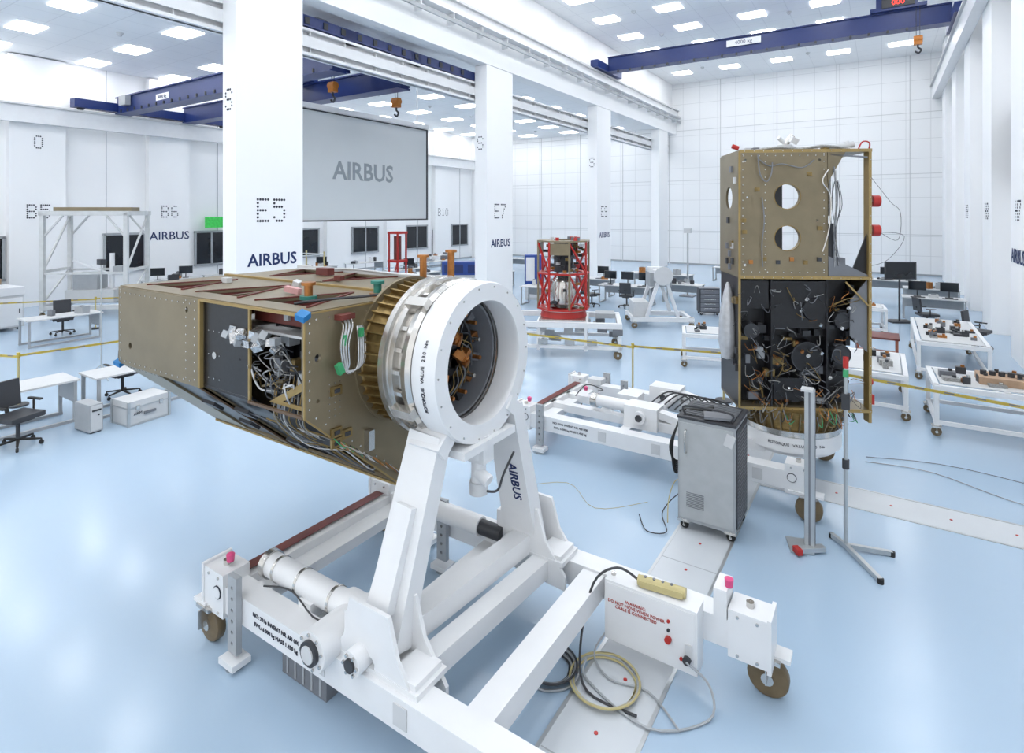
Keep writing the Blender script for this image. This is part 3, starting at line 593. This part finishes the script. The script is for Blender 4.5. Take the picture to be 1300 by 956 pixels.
g.bb(-W,W,.3,.32,zb,zm,BLACK);g.bb(-.40,xr,F+.02,F+.03,2.2,zm-.05,BLACK);g.bb(-W+.03,-.44,F+.03,F+.04,2.45,zm-.05,BLACK);g.bb(-.38,.1,F+.03,F+.04,zb+.1,1.55,BLACK)
def instr(x,z,r,m=BLACK,dd=.2):
    g.cyl((x,-.25,z),(x,-.25-dd,z),r,m,n=28);g.lathe((x,-.25-dd,z),(0,-1,0),[(0,r),(.012,r),(.012,r*.93),(0,r*.93)],DARK,28,True)
instr(.05,1.82,.20);instr(-.65,2.15,.10,DARK,.2);instr(.5,2.3,.11,DARK,.2);instr(.5,1.85,.12,DARK,.15);g.lathe((.12,F+.02,2.45),(0,-1,0),[(0,0),(0,.15),(.03,.14),(.03,0)],BLACK,24)
for i in range(70):
    x=R.uniform(-.78,.64);z=R.uniform(zb+.08,zm-.1)
    g.box((x,-.30-R.random()*.12,z),(.04+R.random()*.1,.07,.03+R.random()*.09),R.choice([DARK,BLACK,DARK,BLACK,GREY,GOLDS,BLACK,LGREY]))
for i in range(110):
    x=R.uniform(-.78,.68);z=R.uniform(zb+.05,zm-.1) if i%3 else R.uniform(zb+.05,zb+.6)
    g.tube([(x,-.38,z),(x+R.uniform(-.06,.06),F-.01,z+R.uniform(-.08,.08)),(x+R.uniform(-.14,.14),F-.02,z+R.uniform(-.16,.1)),(x+R.uniform(-.16,.16),-.4,z+R.uniform(-.2,.12))],.0025+R.random()*.0035,R.choice([GREY,WIRE,COPPER,DARK,GREY,GOLDS,DARK,WIRE]))
for i in range(16): g.box((R.uniform(-.78,.68),F+.0,R.uniform(zb+.1,zm-.2)),(.03,.03,.04),R.choice([STEEL,OFFW,COPPER]),(R.random(),R.random(),0))
g.plate([(W-.25,zm-.75),(W-.04,zm-.95),(W-.04,zm-.02),(W-.25,zm-.3)],[],.02,fr((0,F+.03,0),*FYM),GREY)
g.beam((.5,F-.01,zm-.05),(W-.04,F-.01,zm-.35),.02,.02,GOLDL)
g.lathe((0,0,.82),(0,0,1),[(0,.5),(0,.60),(.05,.60),(.07,.57),(.33,.66),(.33,.5)],GOLDS,64,True)
g.lathe((0,0,.82),(0,0,1),[(0,.58),(.0,.63),(.07,.63),(.07,.58)],STEEL,64,True)
for k in range(36):
    a=2*math.pi*k/36;c,s_=math.cos(a),math.sin(a);g.beam((.59*c,.59*s_,.9),(.69*c,.69*s_,1.14),.012,.05,GOLD,up=(c,s_,.1))
for i in range(80):
    a=R.uniform(math.pi*1.0,math.pi*2.05);r=.64+R.random()*.12;z=.96+R.random()*.22;b=a+R.uniform(-.2,.2)
    g.tube([(r*math.cos(a),r*math.sin(a)*.95,z+.08),((r+.06)*math.cos((a+b)/2),(r+.04)*math.sin((a+b)/2)*.95,z-.03),(r*math.cos(b),r*math.sin(b)*.95,z+R.uniform(-.05,.1))],.005,R.choice([COPPER,GOLDS,GREY,DARK,WIRE,GREEN,DARK]))
g.cyl((-.1,-.1,zT),(-.1,-.1,zT+.12),.10,OFFW);g.cyl((-.1,-.1,zT+.12),(.0,-.1,zT+.25),.04,STEEL);g.box((.0,-.15,zT+.18),(.1,.08,.08),WHITE,(.4,.4,.2));g.cyl((-.1,-.1,zT+.15),(-.2,-.15,zT+.22),.03,WHITE)
g.tube([(-.6,-.3,zT+.02),(-.3,-.35,zT+.06),(0,-.35,zT+.04),(.3,-.4,zT+.07),(.6,-.4,zT+.02)],.02,WIRE);g.cyl((.65,-.3,zT),(.6,-.3,zT+.14),.035,WHITE);g.cyl((.42,-.3,zT+.05),(.7,-.3,zT+.1),.04,OFFW)
g.cyl((-W-.06,-.4,zT+.08),(-W+.02,-.4,zT+.05),.03,RED);g.tube([(.7,-.4,zT),(.76,-.4,zT+.12),(.85,-.4,zT+.10),(.82,-.4,zT-.05)],.009,RED)
for i in range(14): g.box((R.uniform(-.7,.7),-.3+R.random()*.4,zT+.04),(.08,.08,.05+R.random()*.06),R.choice([GREY,OFFW,GOLDS,STEEL]))
for z in(3.47,3.85): g.cyl((W,-.4,z),(W+.06,-.4,z),.045,STEEL);g.cyl((W+.05,-.4,z),(W+.14,-.4,z),.075,RED,n=20);g.cyl((W+.14,-.4,z),(W+.15,-.4,z),.05,DRED)
g.tube([(W+.15,-.4,3.45),(W+.35,-.45,3.35),(W+.38,-.45,3.7),(W+.25,-.45,3.85),(W+.02,-.4,4.2)],.003,DARK)
g.tube([(W,-.4,3.0),(W+.2,-.5,3.1),(W+.4,-.5,3.4),(W+.14,-.4,3.45)],.003,DARK)
g.cyl((W,-.35,1.5),(W+.08,-.35,1.5),.045,RED);g.box((W+.02,-.45,1.3),(.05,.08,.12),RED)
g.lathe((-W-.06,-.2,1.7),(0,0,1),[(0,0),(.03,.08),(.25,.12),(.6,.11),(.9,.06),(1.05,.02),(1.06,0)],FOIL,14)
g.done()
# ---------------------------------------------------------------- equipment rack
RD=mat('rack_door',(.42,.44,.45),.4)
g=G('equipment_rack',loc=(-1.68,6.95,0),bev=.008)
g.bb(-.32,.32,-.32,.32,.12,1.3,LGREY);g.bb(-.30,.30,-.332,-.318,.16,1.26,RD);g.bb(.318,.33,-.28,.28,.16,1.26,DARK)
for i in range(24): g.box((.332,0,.22+.042*i),(.01,.5,.014),GREY)
for i in range(9): g.box((-.12,-.334,.3+.02*i),(.2,.006,.008),GREY)
g.bb(-.33,.33,-.33,.33,1.3,1.33,DARK);g.bb(-.28,.28,-.27,.27,1.33,1.335,BLACK)
for i in range(9): g.bb(-.28,.28,-.24+.055*i,-.225+.055*i,1.335,1.35,GREY)
g.tube([(-.22,-.34,1.18),(-.22,-.39,1.15),(-.22,-.39,.95),(-.22,-.34,.92)],.012,STEEL)
g.tube([(-.25,-.25,1.33),(-.25,-.25,1.43),(.25,-.25,1.43),(.25,-.25,1.33)],.013,DARK)
for x in(-.26,.26):
    for y in(-.26,.26): g.caster(x,y,.05,.03,.13,True,RUB)
for j in range(6):
    r=.02*j;g.tube([(-.35,-.1+r,1.25),(-.40,-.25-r,1.0),(-.38,-.3,.7+r),(-.40,-.05+r,.55+r),(-.38,.1,.8),(-.37,.05,1.2),(-.34,-.1,1.32),(.0,-.05+r,1.37)],.013,RUB)
g.box((.1,-.2,1.36),(.3,.2,.03),GREY,(0,0,.3));g.box((.26,-.335,1.15),(.10,.02,.14),OFFW,(0,.3,0))
g.tube([(-.34,.1,.3),(-.5,0,.15),(-.55,-.2,.05),(-.4,-.5,.02),(-.6,-.6,.02),(-.8,-.3,.02)],.007,DARK)
g.tube([(-.34,.1,.4),(-.48,.1,.35),(-.5,-.1,.2),(-.45,-.3,.02)],.007,YPAD)
g.done()
g=G('alignment_post',loc=(-.66,7.0,0),bev=.004)
g.bb(-.05,.05,-.05,.05,.03,1.76,ALU)
for q in(-.052,.052): g.bb(-.01,.01,q-.003,q+.003,.05,1.74,GREY);g.bb(q-.003,q+.003,-.01,.01,.05,1.74,GREY)
g.box((-.1,0,.015),(.24,.28,.025),ALU,(0,0,.3));g.box((-.0,-.08,.05),(.08,.34,.05),ALU,(0,0,-.9));g.box((-.1,-.18,.05),(.1,.06,.06),RED,(0,0,-.9));g.box((-.02,-.05,1.77),(.12,.12,.03),OFFW)
g.done()
g=G('tripod_stand',loc=(-.33,7.20,0))
g.cyl((0,0,.05),(0,0,2.05),.02,ALU,n=14);g.cyl((0,0,.9),(0,0,1.0),.035,DARK);g.cyl((0,0,1.9),(0,0,1.98),.028,GREEN);g.cyl((0,0,2.0),(0,0,2.12),.028,RED)
g.bb(-.04,.04,-.04,.04,1.55,1.72,DARK)
for a,L_ in((-.95,.55),(.35,.45),(2.2,.25)):
    g.beam((0,0,.06),(L_*math.cos(a),L_*math.sin(a),.03),.045,.045,ALU);g.cyl((L_*math.cos(a),L_*math.sin(a),0),(L_*math.cos(a),L_*math.sin(a),.05),.03,RUB)
g.done()
def barrier(pts,h=1.0):
    g=G('tape_barrier')
    for x,y in pts:
        g.cyl((x,y,.02),(x,y,h),.02,YPAD,n=12);g.cyl((x,y,0),(x,y,.03),.16,DARK,n=20);g.cyl((x,y,h-.08),(x,y,h+.02),.032,YEL,n=12)
    for (a,b) in zip(pts,pts[1:]):
        g.beam((a[0],a[1],h-.04),(b[0],b[1],h-.06),.004,.045,YEL)
        L_=math.dist(a,b);n=int(L_/.35)
        for i in range(n):
            t=(i+.5)/n;p=Vector((a[0]+(b[0]-a[0])*t,a[1]+(b[1]-a[1])*t,h-.05));dd=(Vector(b+(0,))-Vector(a+(0,))).normalized()
            g.beam(p-dd*.06,p+dd*.06,.006,.02,GREY)
    g.done()
barrier([(-17,2.6),(-13.86,3.94),(-13.6,6.3),(-12.1,7.1),(-7.3,10.9),(-4.28,11.1),(-2.6,11.6),(2.5,10.5)])
barrier([(-24.4,3.0),(-21,7.9),(-18.5,11.4)])
# ---------------------------------------------------------------- furniture generators
def desk(x,y,w,d,rz=0,h=.75,items=0,mon=0,seed=0,name='work_desk'):
    r=random.Random(seed+int(x*10)+int(y*7));g=G(name,loc=(x,y,0),rz=rz)
    g.bb(-w/2,w/2,-d/2,d/2,h-.03,h,OFFW)
    for a in(-w/2+.05,w/2-.05):
        for b in(-d/2+.06,d/2-.06): g.bb(a-.025,a+.025,b-.025,b+.025,0,h-.03,LGREY)
        g.bb(a-.03,a+.03,-d/2+.03,d/2-.03,.0,.05,LGREY)
    g.bb(-w/2+.05,w/2-.05,d/2-.08,d/2-.06,.35,h-.05,LGREY)
    for i in range(items):
        a=r.uniform(-w/2+.2,w/2-.2);b=r.uniform(-d/2+.16,d/2-.2);s=r.uniform(.12,.3);q=r.uniform(.05,.28)
        m=r.choice([DARK,GREY,OFFW,LGREY,GREY,DARK,WHITE,COPPER,LGREY])
        g.box((a,b,h+q/2),(s,s*.8,q),m,(0,0,r.random()));g.box((a,b-.02,h+q+.01),(s*.5,s*.4,.02),GREY)
    for i in range(mon):
        a=-w/2+w*(i+.5)/mon
        g.box((a,.1,h+.38),(.52,.035,.32),DARK);g.box((a,.08,h+.38),(.48,.005,.28),GLASS);g.cyl((a,.13,h),(a,.13,h+.3),.02,DARK,n=8);g.box((a,.12,h+.01),(.22,.16,.02),DARK);g.box((a,-.2,h+.015),(.42,.14,.02),DARK)
    return g.done()
def chair(x,y,rz=0):
    g=G('office_chair',loc=(x,y,0),rz=rz,bev=.012)
    for k in range(5):
        a=k*2*math.pi/5+.3;c,s=math.cos(a),math.sin(a)
        g.beam((0,0,.12),(.3*c,.3*s,.09),.05,.035,RUB,.035,.025);g.cyl((.3*c-.02*s,.3*s+.02*c,.035),(.3*c+.02*s,.3*s-.02*c,.035),.035,RUB,n=12);g.cyl((.3*c,.3*s,.05),(.3*c,.3*s,.1),.012,RUB,n=8)
    g.cyl((0,0,.1),(0,0,.42),.03,DARK,n=12);g.box((0,0,.42),(.3,.3,.04),RUB);g.box((0,0,.48),(.5,.48,.08),DARK)
    g.beam((0,.2,.45),(0,.32,.75),.06,.03,RUB,up=(0,1,0));g.box((0,.29,.8),(.44,.06,.42),DARK,(-.12,0,0))
    for s in(-1,1): g.beam((.27*s,.05,.45),(.27*s,.05,.66),.03,.03,RUB);g.box((.27*s,.02,.68),(.06,.28,.03),RUB)
    g.done()
def cart(x,y,w,d,rz=0,h=.85,items=8,seed=1,extra=None):
    r=random.Random(seed);g=G('equipment_cart',loc=(x,y,0),rz=rz)
    for b in(-d/2,d/2): g.bb(-w/2,w/2,b-.04,b+.04,h-.08,h,WHITE);g.bb(-w/2,w/2,b-.03,b+.03,.2,.26,WHITE)
    n=max(2,int(w/.8)+1)
    for i in range(n):
        a=-w/2+.04+(w-.08)*i/(n-1);g.bb(a-.04,a+.04,-d/2,d/2,h-.08,h,WHITE)
        if i in(0,n-1):
            g.bb(a-.03,a+.03,-d/2,d/2,.2,.26,WHITE)
            for b in(-d/2,d/2): g.bb(a-.035,a+.035,b-.035,b+.035,.16,h-.04,WHITE);g.caster(a,b,.075,.04,.18,True,CAST)
    g.bb(-w/2+.1,w/2-.1,-d/2+.1,d/2-.1,h,h+.012,OFFW)
    for i in range(items):
        a=r.uniform(-w/2+.2,w/2-.2);b=r.uniform(-d/2+.2,d/2-.2);s=r.uniform(.08,.24);q=r.uniform(.04,.14)
        g.box((a,b,h+.012+q/2),(s,s*.7,q),r.choice([DARK,GREY,BLACK,DARK,COPPER,GREY,WIRE]),(0,0,r.random()*.3));g.cyl((a+s*.2,b,h+q),(a+s*.2,b,h+q+.05),.03,r.choice([STEEL,DARK,COPPER]),n=10)
    if extra: extra(g,h)
    return g.done()
desk(-12.3,3.45,.75,1.6,0,items=0);desk(-12.05,5.25,.75,1.7,0,items=0)
chair(-11.45,3.25,1.9);chair(-12.85,5.3,-1.5)
g=G('transport_case',loc=(-11.15,4.9,0),rz=.1,bev=.01);g.bb(-.25,.25,-.35,.35,0,.42,OFFW);g.bb(-.26,.26,-.36,.36,.3,.32,ALU);g.bb(-.26,.26,-.36,.36,0,.03,ALU)
for q in(-.2,.2): g.box((.26,q,.3),(.02,.06,.08),STEEL)
g.box((.27,0,.18),(.03,.2,.04),GREY);g.text('ARM',.07,fr((.262,-.2,.2),*FXP),TXT)
for a in(-.25,.25):
    for b in(-.35,.35): g.bb(a-.02,a+.02,b-.02,b+.02,0,.425,ALU)
g.done()
g=G('computer_tower',loc=(-11.3,4.15,0),rz=.1,bev=.006);g.bb(-.24,.24,-.1,.1,.02,.48,LGREY);g.bb(.238,.246,-.09,.09,.04,.46,OFFW);g.box((.25,0,.38),(.01,.14,.03),DARK);g.box((.25,.03,.3),(.01,.03,.03),DARK)
for q in(-.2,.2): g.bb(q-.02,q+.02,-.08,.08,0,.02,RUB)
g.done()
g=G('floor_lamp_stand',loc=(-14.6,5.6,0))
g.cyl((0,0,.02),(0,0,2.6),.015,ALU,n=10)
for k in range(3): g.beam((0,0,.3),(.35*math.cos(k*2.1),.35*math.sin(k*2.1),.01),.02,.02,ALU)
g.box((0,0,2.6),(.2,.1,.12),DARK);g.done()
g=G('lifting_gantry',loc=(-24.3,9.2,0),rz=math.radians(42),bev=.01)
GW=mat('gantry_paint',(.58,.59,.59),.4)
for a in(-1.35,1.35):
    for b in(-.8,.8): g.bb(a-.07,a+.07,b-.07,b+.07,.2,3.7,GW);g.caster(a,b,.09,.05,.22)
    g.bb(a-.07,a+.07,-.8,.8,3.6,3.76,GW);g.bb(a-.08,a+.08,-.85,.85,.25,.45,GW);g.beam((a,-.8,1.6),(a,.8,3.6),.06,.06,GW);g.beam((a,-.8,.5),(a,.8,1.6),.06,.06,GW);g.bb(a-.04,a+.04,-.8,.8,1.56,1.66,GW)
for b in(-.8,.8): g.bb(-1.45,1.45,b-.07,b+.07,3.6,3.76,GW);g.bb(-1.35,1.35,b-.06,b+.06,.25,.4,GW);g.beam((-1.35,b,2.8),(-.7,b,3.6),.06,.06,GW);g.beam((1.35,b,2.8),(.7,b,3.6),.06,.06,GW);g.bb(-1.35,1.35,b-.03,b+.03,1.5,1.58,GW)
g.bb(-.8,.8,-.5,.5,.45,.9,OFFW);g.bb(-.6,.2,-.4,.3,.9,1.5,LGREY);g.cyl((0.5,0,.9),(.5,0,2.2),.08,WHITE);g.bb(-1.3,1.3,-.3,.3,3.76,3.9,GOLD)
g.box((0,-.3,1.7),(1.4,.04,.08),WHITE,(0,.4,0));g.box((.9,-.3,1.6),(.3,.3,.3),LGREY);g.done()
for i,(x,y) in enumerate([(-26.9,4.7),(-26.7,6.2),(-23.4,5.9)]):
    g=G('storage_cabinet',loc=(x,y,0),rz=.1,bev=.01);g.bb(-.6,.6,-.68,.68,.1,1.1,OFFW);g.bb(-.63,.63,-.7,.7,1.1,1.35,WOOD if i<2 else WHITE)
    for q in(-.34,.34): g.bb(.6,.62,q-.3,q+.3,.15,1.02,WHITE);g.box((.63,q+.22,.6),(.02,.03,.15),DARK)
    for a in(-.5,.5):
        for b in(-.55,.55): g.caster(a,b,.04,.03,.1,True,RUB)
    g.done()
for i,(x,y,w,d,it) in enumerate([(-21.5,4.6,.8,1.8,1),(-19.8,6.6,.8,1.8,2),(-26.6,12.9,.8,2.2,5),(-26.6,15.6,.8,2.2,6),(-22.0,13.8,1.8,.8,7),(-19.3,14.6,.8,2,5),(-23.6,16.4,.8,2.2,6),
    (-25.8,20,.8,2.4,6),(-25.8,23.5,.8,2.4,6),(-23,26.5,.8,2.4,6),(-25.8,30,.8,2.4,5),(-21,22,.8,2.4,7),(-19.0,20.9,.8,2.2,7),(-18,25,.8,2.4,6),(-16,23,.8,2.4,6),(-20,31,2.4,.8,5),(-15,28,.8,2.4,6)]):
    desk(x,y,w,d,0,items=it,mon=0,seed=i)
for i,(x,y) in enumerate([(-26.5,12.3),(-26.5,13.5),(-26.5,15.9),(-25.8,20.4),(-18,25.3),(-21,22.2),(-16,23.4)]):
    g=G('computer_monitor',loc=(x,y,.752),rz=math.radians(60));g.box((0,0,.36),(.55,.04,.34),DARK);g.box((0,-.022,.36),(.5,.004,.29),GLASS);g.cyl((0,.03,.01),(0,.03,.3),.02,DARK,n=8);g.box((0,0,.01),(.24,.18,.02),DARK);g.done()
chair(-25.5,12.6,1.5);chair(-25.5,16.0,1.5);chair(-20.9,7.0,1.3)
g=G('red_stand',loc=(-17.3,17.6,0));g.bb(-.3,.3,-.3,.3,.0,.1,RED)
for a in(-.25,.25):
    for b in(-.25,.25): g.bb(a-.03,a+.03,b-.03,b+.03,.1,2.9,RED)
g.bb(-.3,.3,-.3,.3,2.8,2.9,RED);g.bb(-.3,.3,-.3,.3,1.6,1.7,RED);g.cyl((0,0,1.7),(0,0,2.7),.16,DRED);g.beam((-.25,-.25,.1),(-.25,.25,1.6),.04,.04,RED);g.done()
g=G('scaffold_tower',loc=(-17.3,12.6,0))
for a in(-.5,.5):
    for b in(-.8,.8): g.cyl((a,b,0),(a,b,2.3),.03,YPAD,n=8)
    for z in(.4,1.2,2.2): g.cyl((a,-.8,z),(a,.8,z),.02,ALU,n=8)
for b in(-.8,.8):
    for z in(.4,1.2,2.2): g.cyl((-.5,b,z),(.5,b,z),.02,ALU,n=8)
g.bb(-.5,.5,-.8,.8,1.18,1.22,WOOD);g.done()
g=G('blue_test_console',loc=(-15.0,19.4,0),rz=math.radians(33),bev=.01);g.bb(-1.0,1.0,-.35,.35,0,1.05,OFFW);g.bb(-1.0,1.0,-.38,.35,1.05,1.6,BLUE);g.bb(-.9,-.1,-.39,-.38,1.12,1.5,NAVY);g.bb(.1,.9,-.39,-.38,1.12,1.5,NAVY)
for q in(-.6,0,.6): g.bb(q-.25,q+.25,-.36,-.35,.1,.95,WHITE)
g.done()
g=G('blue_test_console',loc=(-12.6,20.9,0),rz=math.radians(33),bev=.01);g.bb(-.3,.5,-.3,.3,0,.65,OFFW);g.bb(-.3,.5,-.32,.3,.65,1.9,BLUE);g.bb(-.26,.1,-.33,-.32,.8,1.8,WHITE)
g.bb(-.2,.4,-.31,-.3,.1,.55,WHITE);g.done()
desk(-11.3,19.7,1.8,.8,.1,items=4,seed=60);chair(-9.6,20.5,2.6);desk(-8.7,21.9,2.2,.8,.05,mon=3,seed=3);desk(-6.9,23.6,1.6,.8,.05,mon=0,items=6,seed=4);chair(-8.3,20.9,3.3);desk(-11.0,23.5,2.0,.8,.05,mon=2,items=1,seed=8);desk(-9,27,3,.9,0,items=7,seed=10);desk(-4.0,27,3,.9,0,items=6,mon=1,seed=11)
g=G('satellite_cart',loc=(-7.15,13.5,0),rz=math.radians(25),bev=.008)
for b in(-.8,.8): g.bb(-1.5,1.5,b-.07,b+.07,.78,.92,WHITE);g.bb(-1.5,1.5,b-.04,b+.04,.25,.33,WHITE)
for a in(-1.45,-.6,.6,1.45):
    g.bb(a-.06,a+.06,-.8,.8,.78,.9,WHITE)
    for b in(-.8,.8): g.bb(a-.04,a+.04,b-.04,b+.04,.2,.8,WHITE)
    g.bb(a-.03,a+.03,-.8,.8,.25,.32,WHITE)
for a in(-1.4,1.4):
    for b in(-.75,.75): g.caster(a,b,.11,.06,.24)
g.bb(-.6,.6,-.7,.7,.92,.955,STEEL)
for i in range(22): g.box((R.uniform(-1.4,1.4),R.choice([-.85,.5,.3,-.5]),R.uniform(.4,.75)),(.25,.06,.15),R.choice([LGREY,GREY,OFFW,STEEL]))
g.box((1.1,0,1.0),(.5,.5,.12),LGREY);g.done()
g=G('satellite',loc=(-7.15,13.5,.0),rz=math.radians(18))
g.lathe((0,0,.96),(0,0,1),[(0,.5),(0,.62),(.16,.58),(.16,.5)],RED,36,True);g.lathe((0,0,1.12),(0,0,1),[(0,.4),(0,.6),(.05,.6),(.05,.4)],WHITE,36,True)
oc=lambda r:[(r*math.cos(math.pi/4*k+.39),r*math.sin(math.pi/4*k+.39)) for k in range(8)]
for z,m in((1.17,RED),(2.1,RED),(2.95,GOLD)): g.plate(oc(.72),[(0,0,.5)] if z<2.5 else [(0,0,.3)],.04,Matrix.Translation((0,0,z)),m)
for k in range(8):
    a=math.pi/4*k+.39;b=a+math.pi/4;P=lambda t,z,r=.69:(r*math.cos(t),r*math.sin(t),z)
    g.beam(P(a,1.15),P(a,2.95),.05,.05,RED if k%2 else GOLD)
    if k%2==0:
        g.beam(P(a,1.2),P(b,2.08),.04,.04,RED);g.beam(P(b,2.12),P(a,2.9),.04,.04,RED);g.beam(P(b,1.2),P(a,2.08),.04,.04,RED)
    else: g.beam(P(a,2.75,.68),P(b,2.75,.68),.02,.3,GOLD)
g.lathe((0,0,1.17),(0,0,1),[(0,0),(.0,.2),(.12,.34),(.45,.36),(.7,.3),(.85,.14),(.88,0)],STEEL,28);g.cyl((0,0,2.12),(0,0,2.9),.26,DARK,n=20)
for i in range(70):
    a=R.random()*6.28;z=R.uniform(2.15,2.85) if i%4 else R.uniform(1.2,2.0);r=.32+R.random()*.3
    g.box((r*math.cos(a),r*math.sin(a),z),(.1,.09,.07),R.choice([DARK,COPPER,GREY,GOLDS,OFFW,BLACK,RED]),(0,0,a))
for i in range(10):
    x,y=R.uniform(-.5,.5),R.uniform(-.5,.5);g.cyl((x,y,2.95),(x,y,3.05),.05,R.choice([OFFW,GREY,RED]),n=8)
g.done()
g=G('handling_dolly',loc=(-6.2,18.4,0),rz=math.radians(30),bev=.01)
for b in(-.6,.6):
    g.bb(-1.0,1.0,b-.07,b+.07,.2,.34,WHITE);g.beam((-.5,b,.34),(-.1,b,1.6),.1,.12,WHITE,up=(0,1,0));g.beam((.5,b,.34),(.1,b,1.6),.1,.12,WHITE,up=(0,1,0));g.bb(-.25,.25,b-.1,b+.1,1.5,1.85,WHITE)
for a in(-.9,.9):
    g.bb(a-.06,a+.06,-.7,.7,.22,.34,WHITE)
    for b in(-.7,.7): g.caster(a,b,.1,.05,.22)
g.cyl((0,-.75,1.68),(0,.75,1.68),.12,WHITE);g.bb(-.35,.35,-.4,.4,1.3,1.75,LGREY);g.lathe((0,-.8,1.68),(0,1,0),[(0,0),(0,.3),(.06,.3),(.06,0)],OFFW,30);g.bb(-.9,-.4,-.5,.5,.34,.8,OFFW)
g.done()
for i,(x,y,m) in enumerate([(-5.3,21.2,DARK),(-4.6,22.4,GREY),(-4.0,20.8,BLUE),(-3.3,22.6,OFFW)]):
    g=G('tool_cabinet',loc=(x,y,0),rz=math.radians(28),bev=.01);g.bb(-.35,.35,-.25,.25,.1,.95,m);g.bb(-.36,.36,-.26,.26,.95,.98,GREY)
    for k in range(5): g.bb(-.32,.32,-.262,-.25,.14+.16*k,.28+.16*k,GREY if m==DARK else LGREY);g.box((0,-.27,.25+.16*k),(.4,.015,.02),STEEL)
    for a in(-.28,.28):
        for b in(-.2,.2): g.caster(a,b,.045,.03,.11,True,RUB)
    g.done()
g=G('white_locker',loc=(-3.9,24.8,0),bev=.01);g.bb(-.6,.6,-.3,.3,0,2.0,OFFW)
for q in(-.3,.3): g.bb(q-.28,q+.28,-.31,-.3,.08,1.93,WHITE);g.box((q+.2,-.32,1.0),(.02,.02,.2),DARK)
g.done()
g=G('floor_lamp_stand',loc=(-7.2,25.3,0));g.cyl((0,0,0.04),(0,0,2.9),.04,ALU);g.box((0,0,2.9),(.3,.2,.2),OFFW);g.box((0,0,.02),(.6,.6,.04),GREY);g.done()
def goldbox(g,h):
    g.bb(-.3,.7,-.3,.2,h+.012,h+.13,WOOD)
    for i in range(8):g.cyl((-.22+.12*i,-.05,h+.13),(-.22+.12*i,-.05,h+.2),.045,DARK,n=10)
cart(1.65,12.4,1.9,1.3,.03,.85,16,5,goldbox);cart(-.15,13.2,1.1,1.9,0,.8,7,6);cart(1.3,17.2,1.3,3.4,0,.85,24,7);cart(-3.3,14.4,1.8,1.0,.3,.8,9,8);cart(-2.6,17.5,1.2,2.2,.2,.8,10,9);cart(-.7,20.5,1.6,1.0,.1,.85,9,12)
TC=mat('terracotta',(.3,.09,.05),.5)
g=G('red_trestle_table',loc=(-.1,16.3,0));g.bb(-.45,.45,-.4,.4,.72,.76,DRED)
for a in(-.4,.4):
    for b in(-.35,.35): g.bb(a-.025,a+.025,b-.025,b+.025,0,.72,TC)
g.bb(-.4,.4,-.35,.35,.3,.33,TC);g.done()
chair(2.2,19.8,1.2);chair(1.2,22.2,2.0);desk(1.5,24.5,1.8,.8,0,mon=2,items=1,seed=21);desk(1.6,27.5,1.8,.8,0,items=5,seed=22);desk(.2,30,2.4,.8,0,items=6,mon=1,seed=23);desk(-6.5,32,2.4,.8,0,items=6,mon=1,seed=24)
g=G('display_monitor_stand',loc=(.5,23.2,0),rz=.5);g.cyl((0,0,0.05),(0,0,1.5),.03,DARK);g.box((0,0,.03),(.7,.5,.06),DARK);g.box((0,-.05,1.75),(1.0,.06,.6),DARK);g.box((0,-.082,1.75),(.94,.004,.54),GLASS);g.done()
g=G('floor_cable');g.tube([(-.2,9.9,.012),(.6,10.0,.012),(1.6,9.5,.012),(3.0,9.6,.012)],.006,LGREY);g.tube([(-.2,10.1,.012),(1.0,10.4,.012),(3.0,9.9,.012)],.005,GREY)
g.tube([(-4.2,6.3,.012),(-3.6,6.9,.012),(-3.0,6.5,.012),(-2.5,7.0,.012)],.003,YPAD);g.done()
# ---------------------------------------------------------------- world, camera
w=bpy.data.worlds.new('world');sc.world=w;w.use_nodes=True
w.node_tree.nodes['Background'].inputs[0].default_value=(.96,.98,1,1);w.node_tree.nodes['Background'].inputs[1].default_value=1.0
cam=bpy.data.cameras.new('camera');co=bpy.data.objects.new('camera',cam);bpy.context.collection.objects.link(co)
co.location=(0,0,3.7);co.rotation_euler=(math.pi/2,0,math.radians(33.1));cam.lens=19.94;cam.sensor_width=36;cam.shift_y=-.16;cam.clip_end=200
sc.camera=co
sc.view_settings.view_transform='Standard'
sc.view_settings.exposure=.5
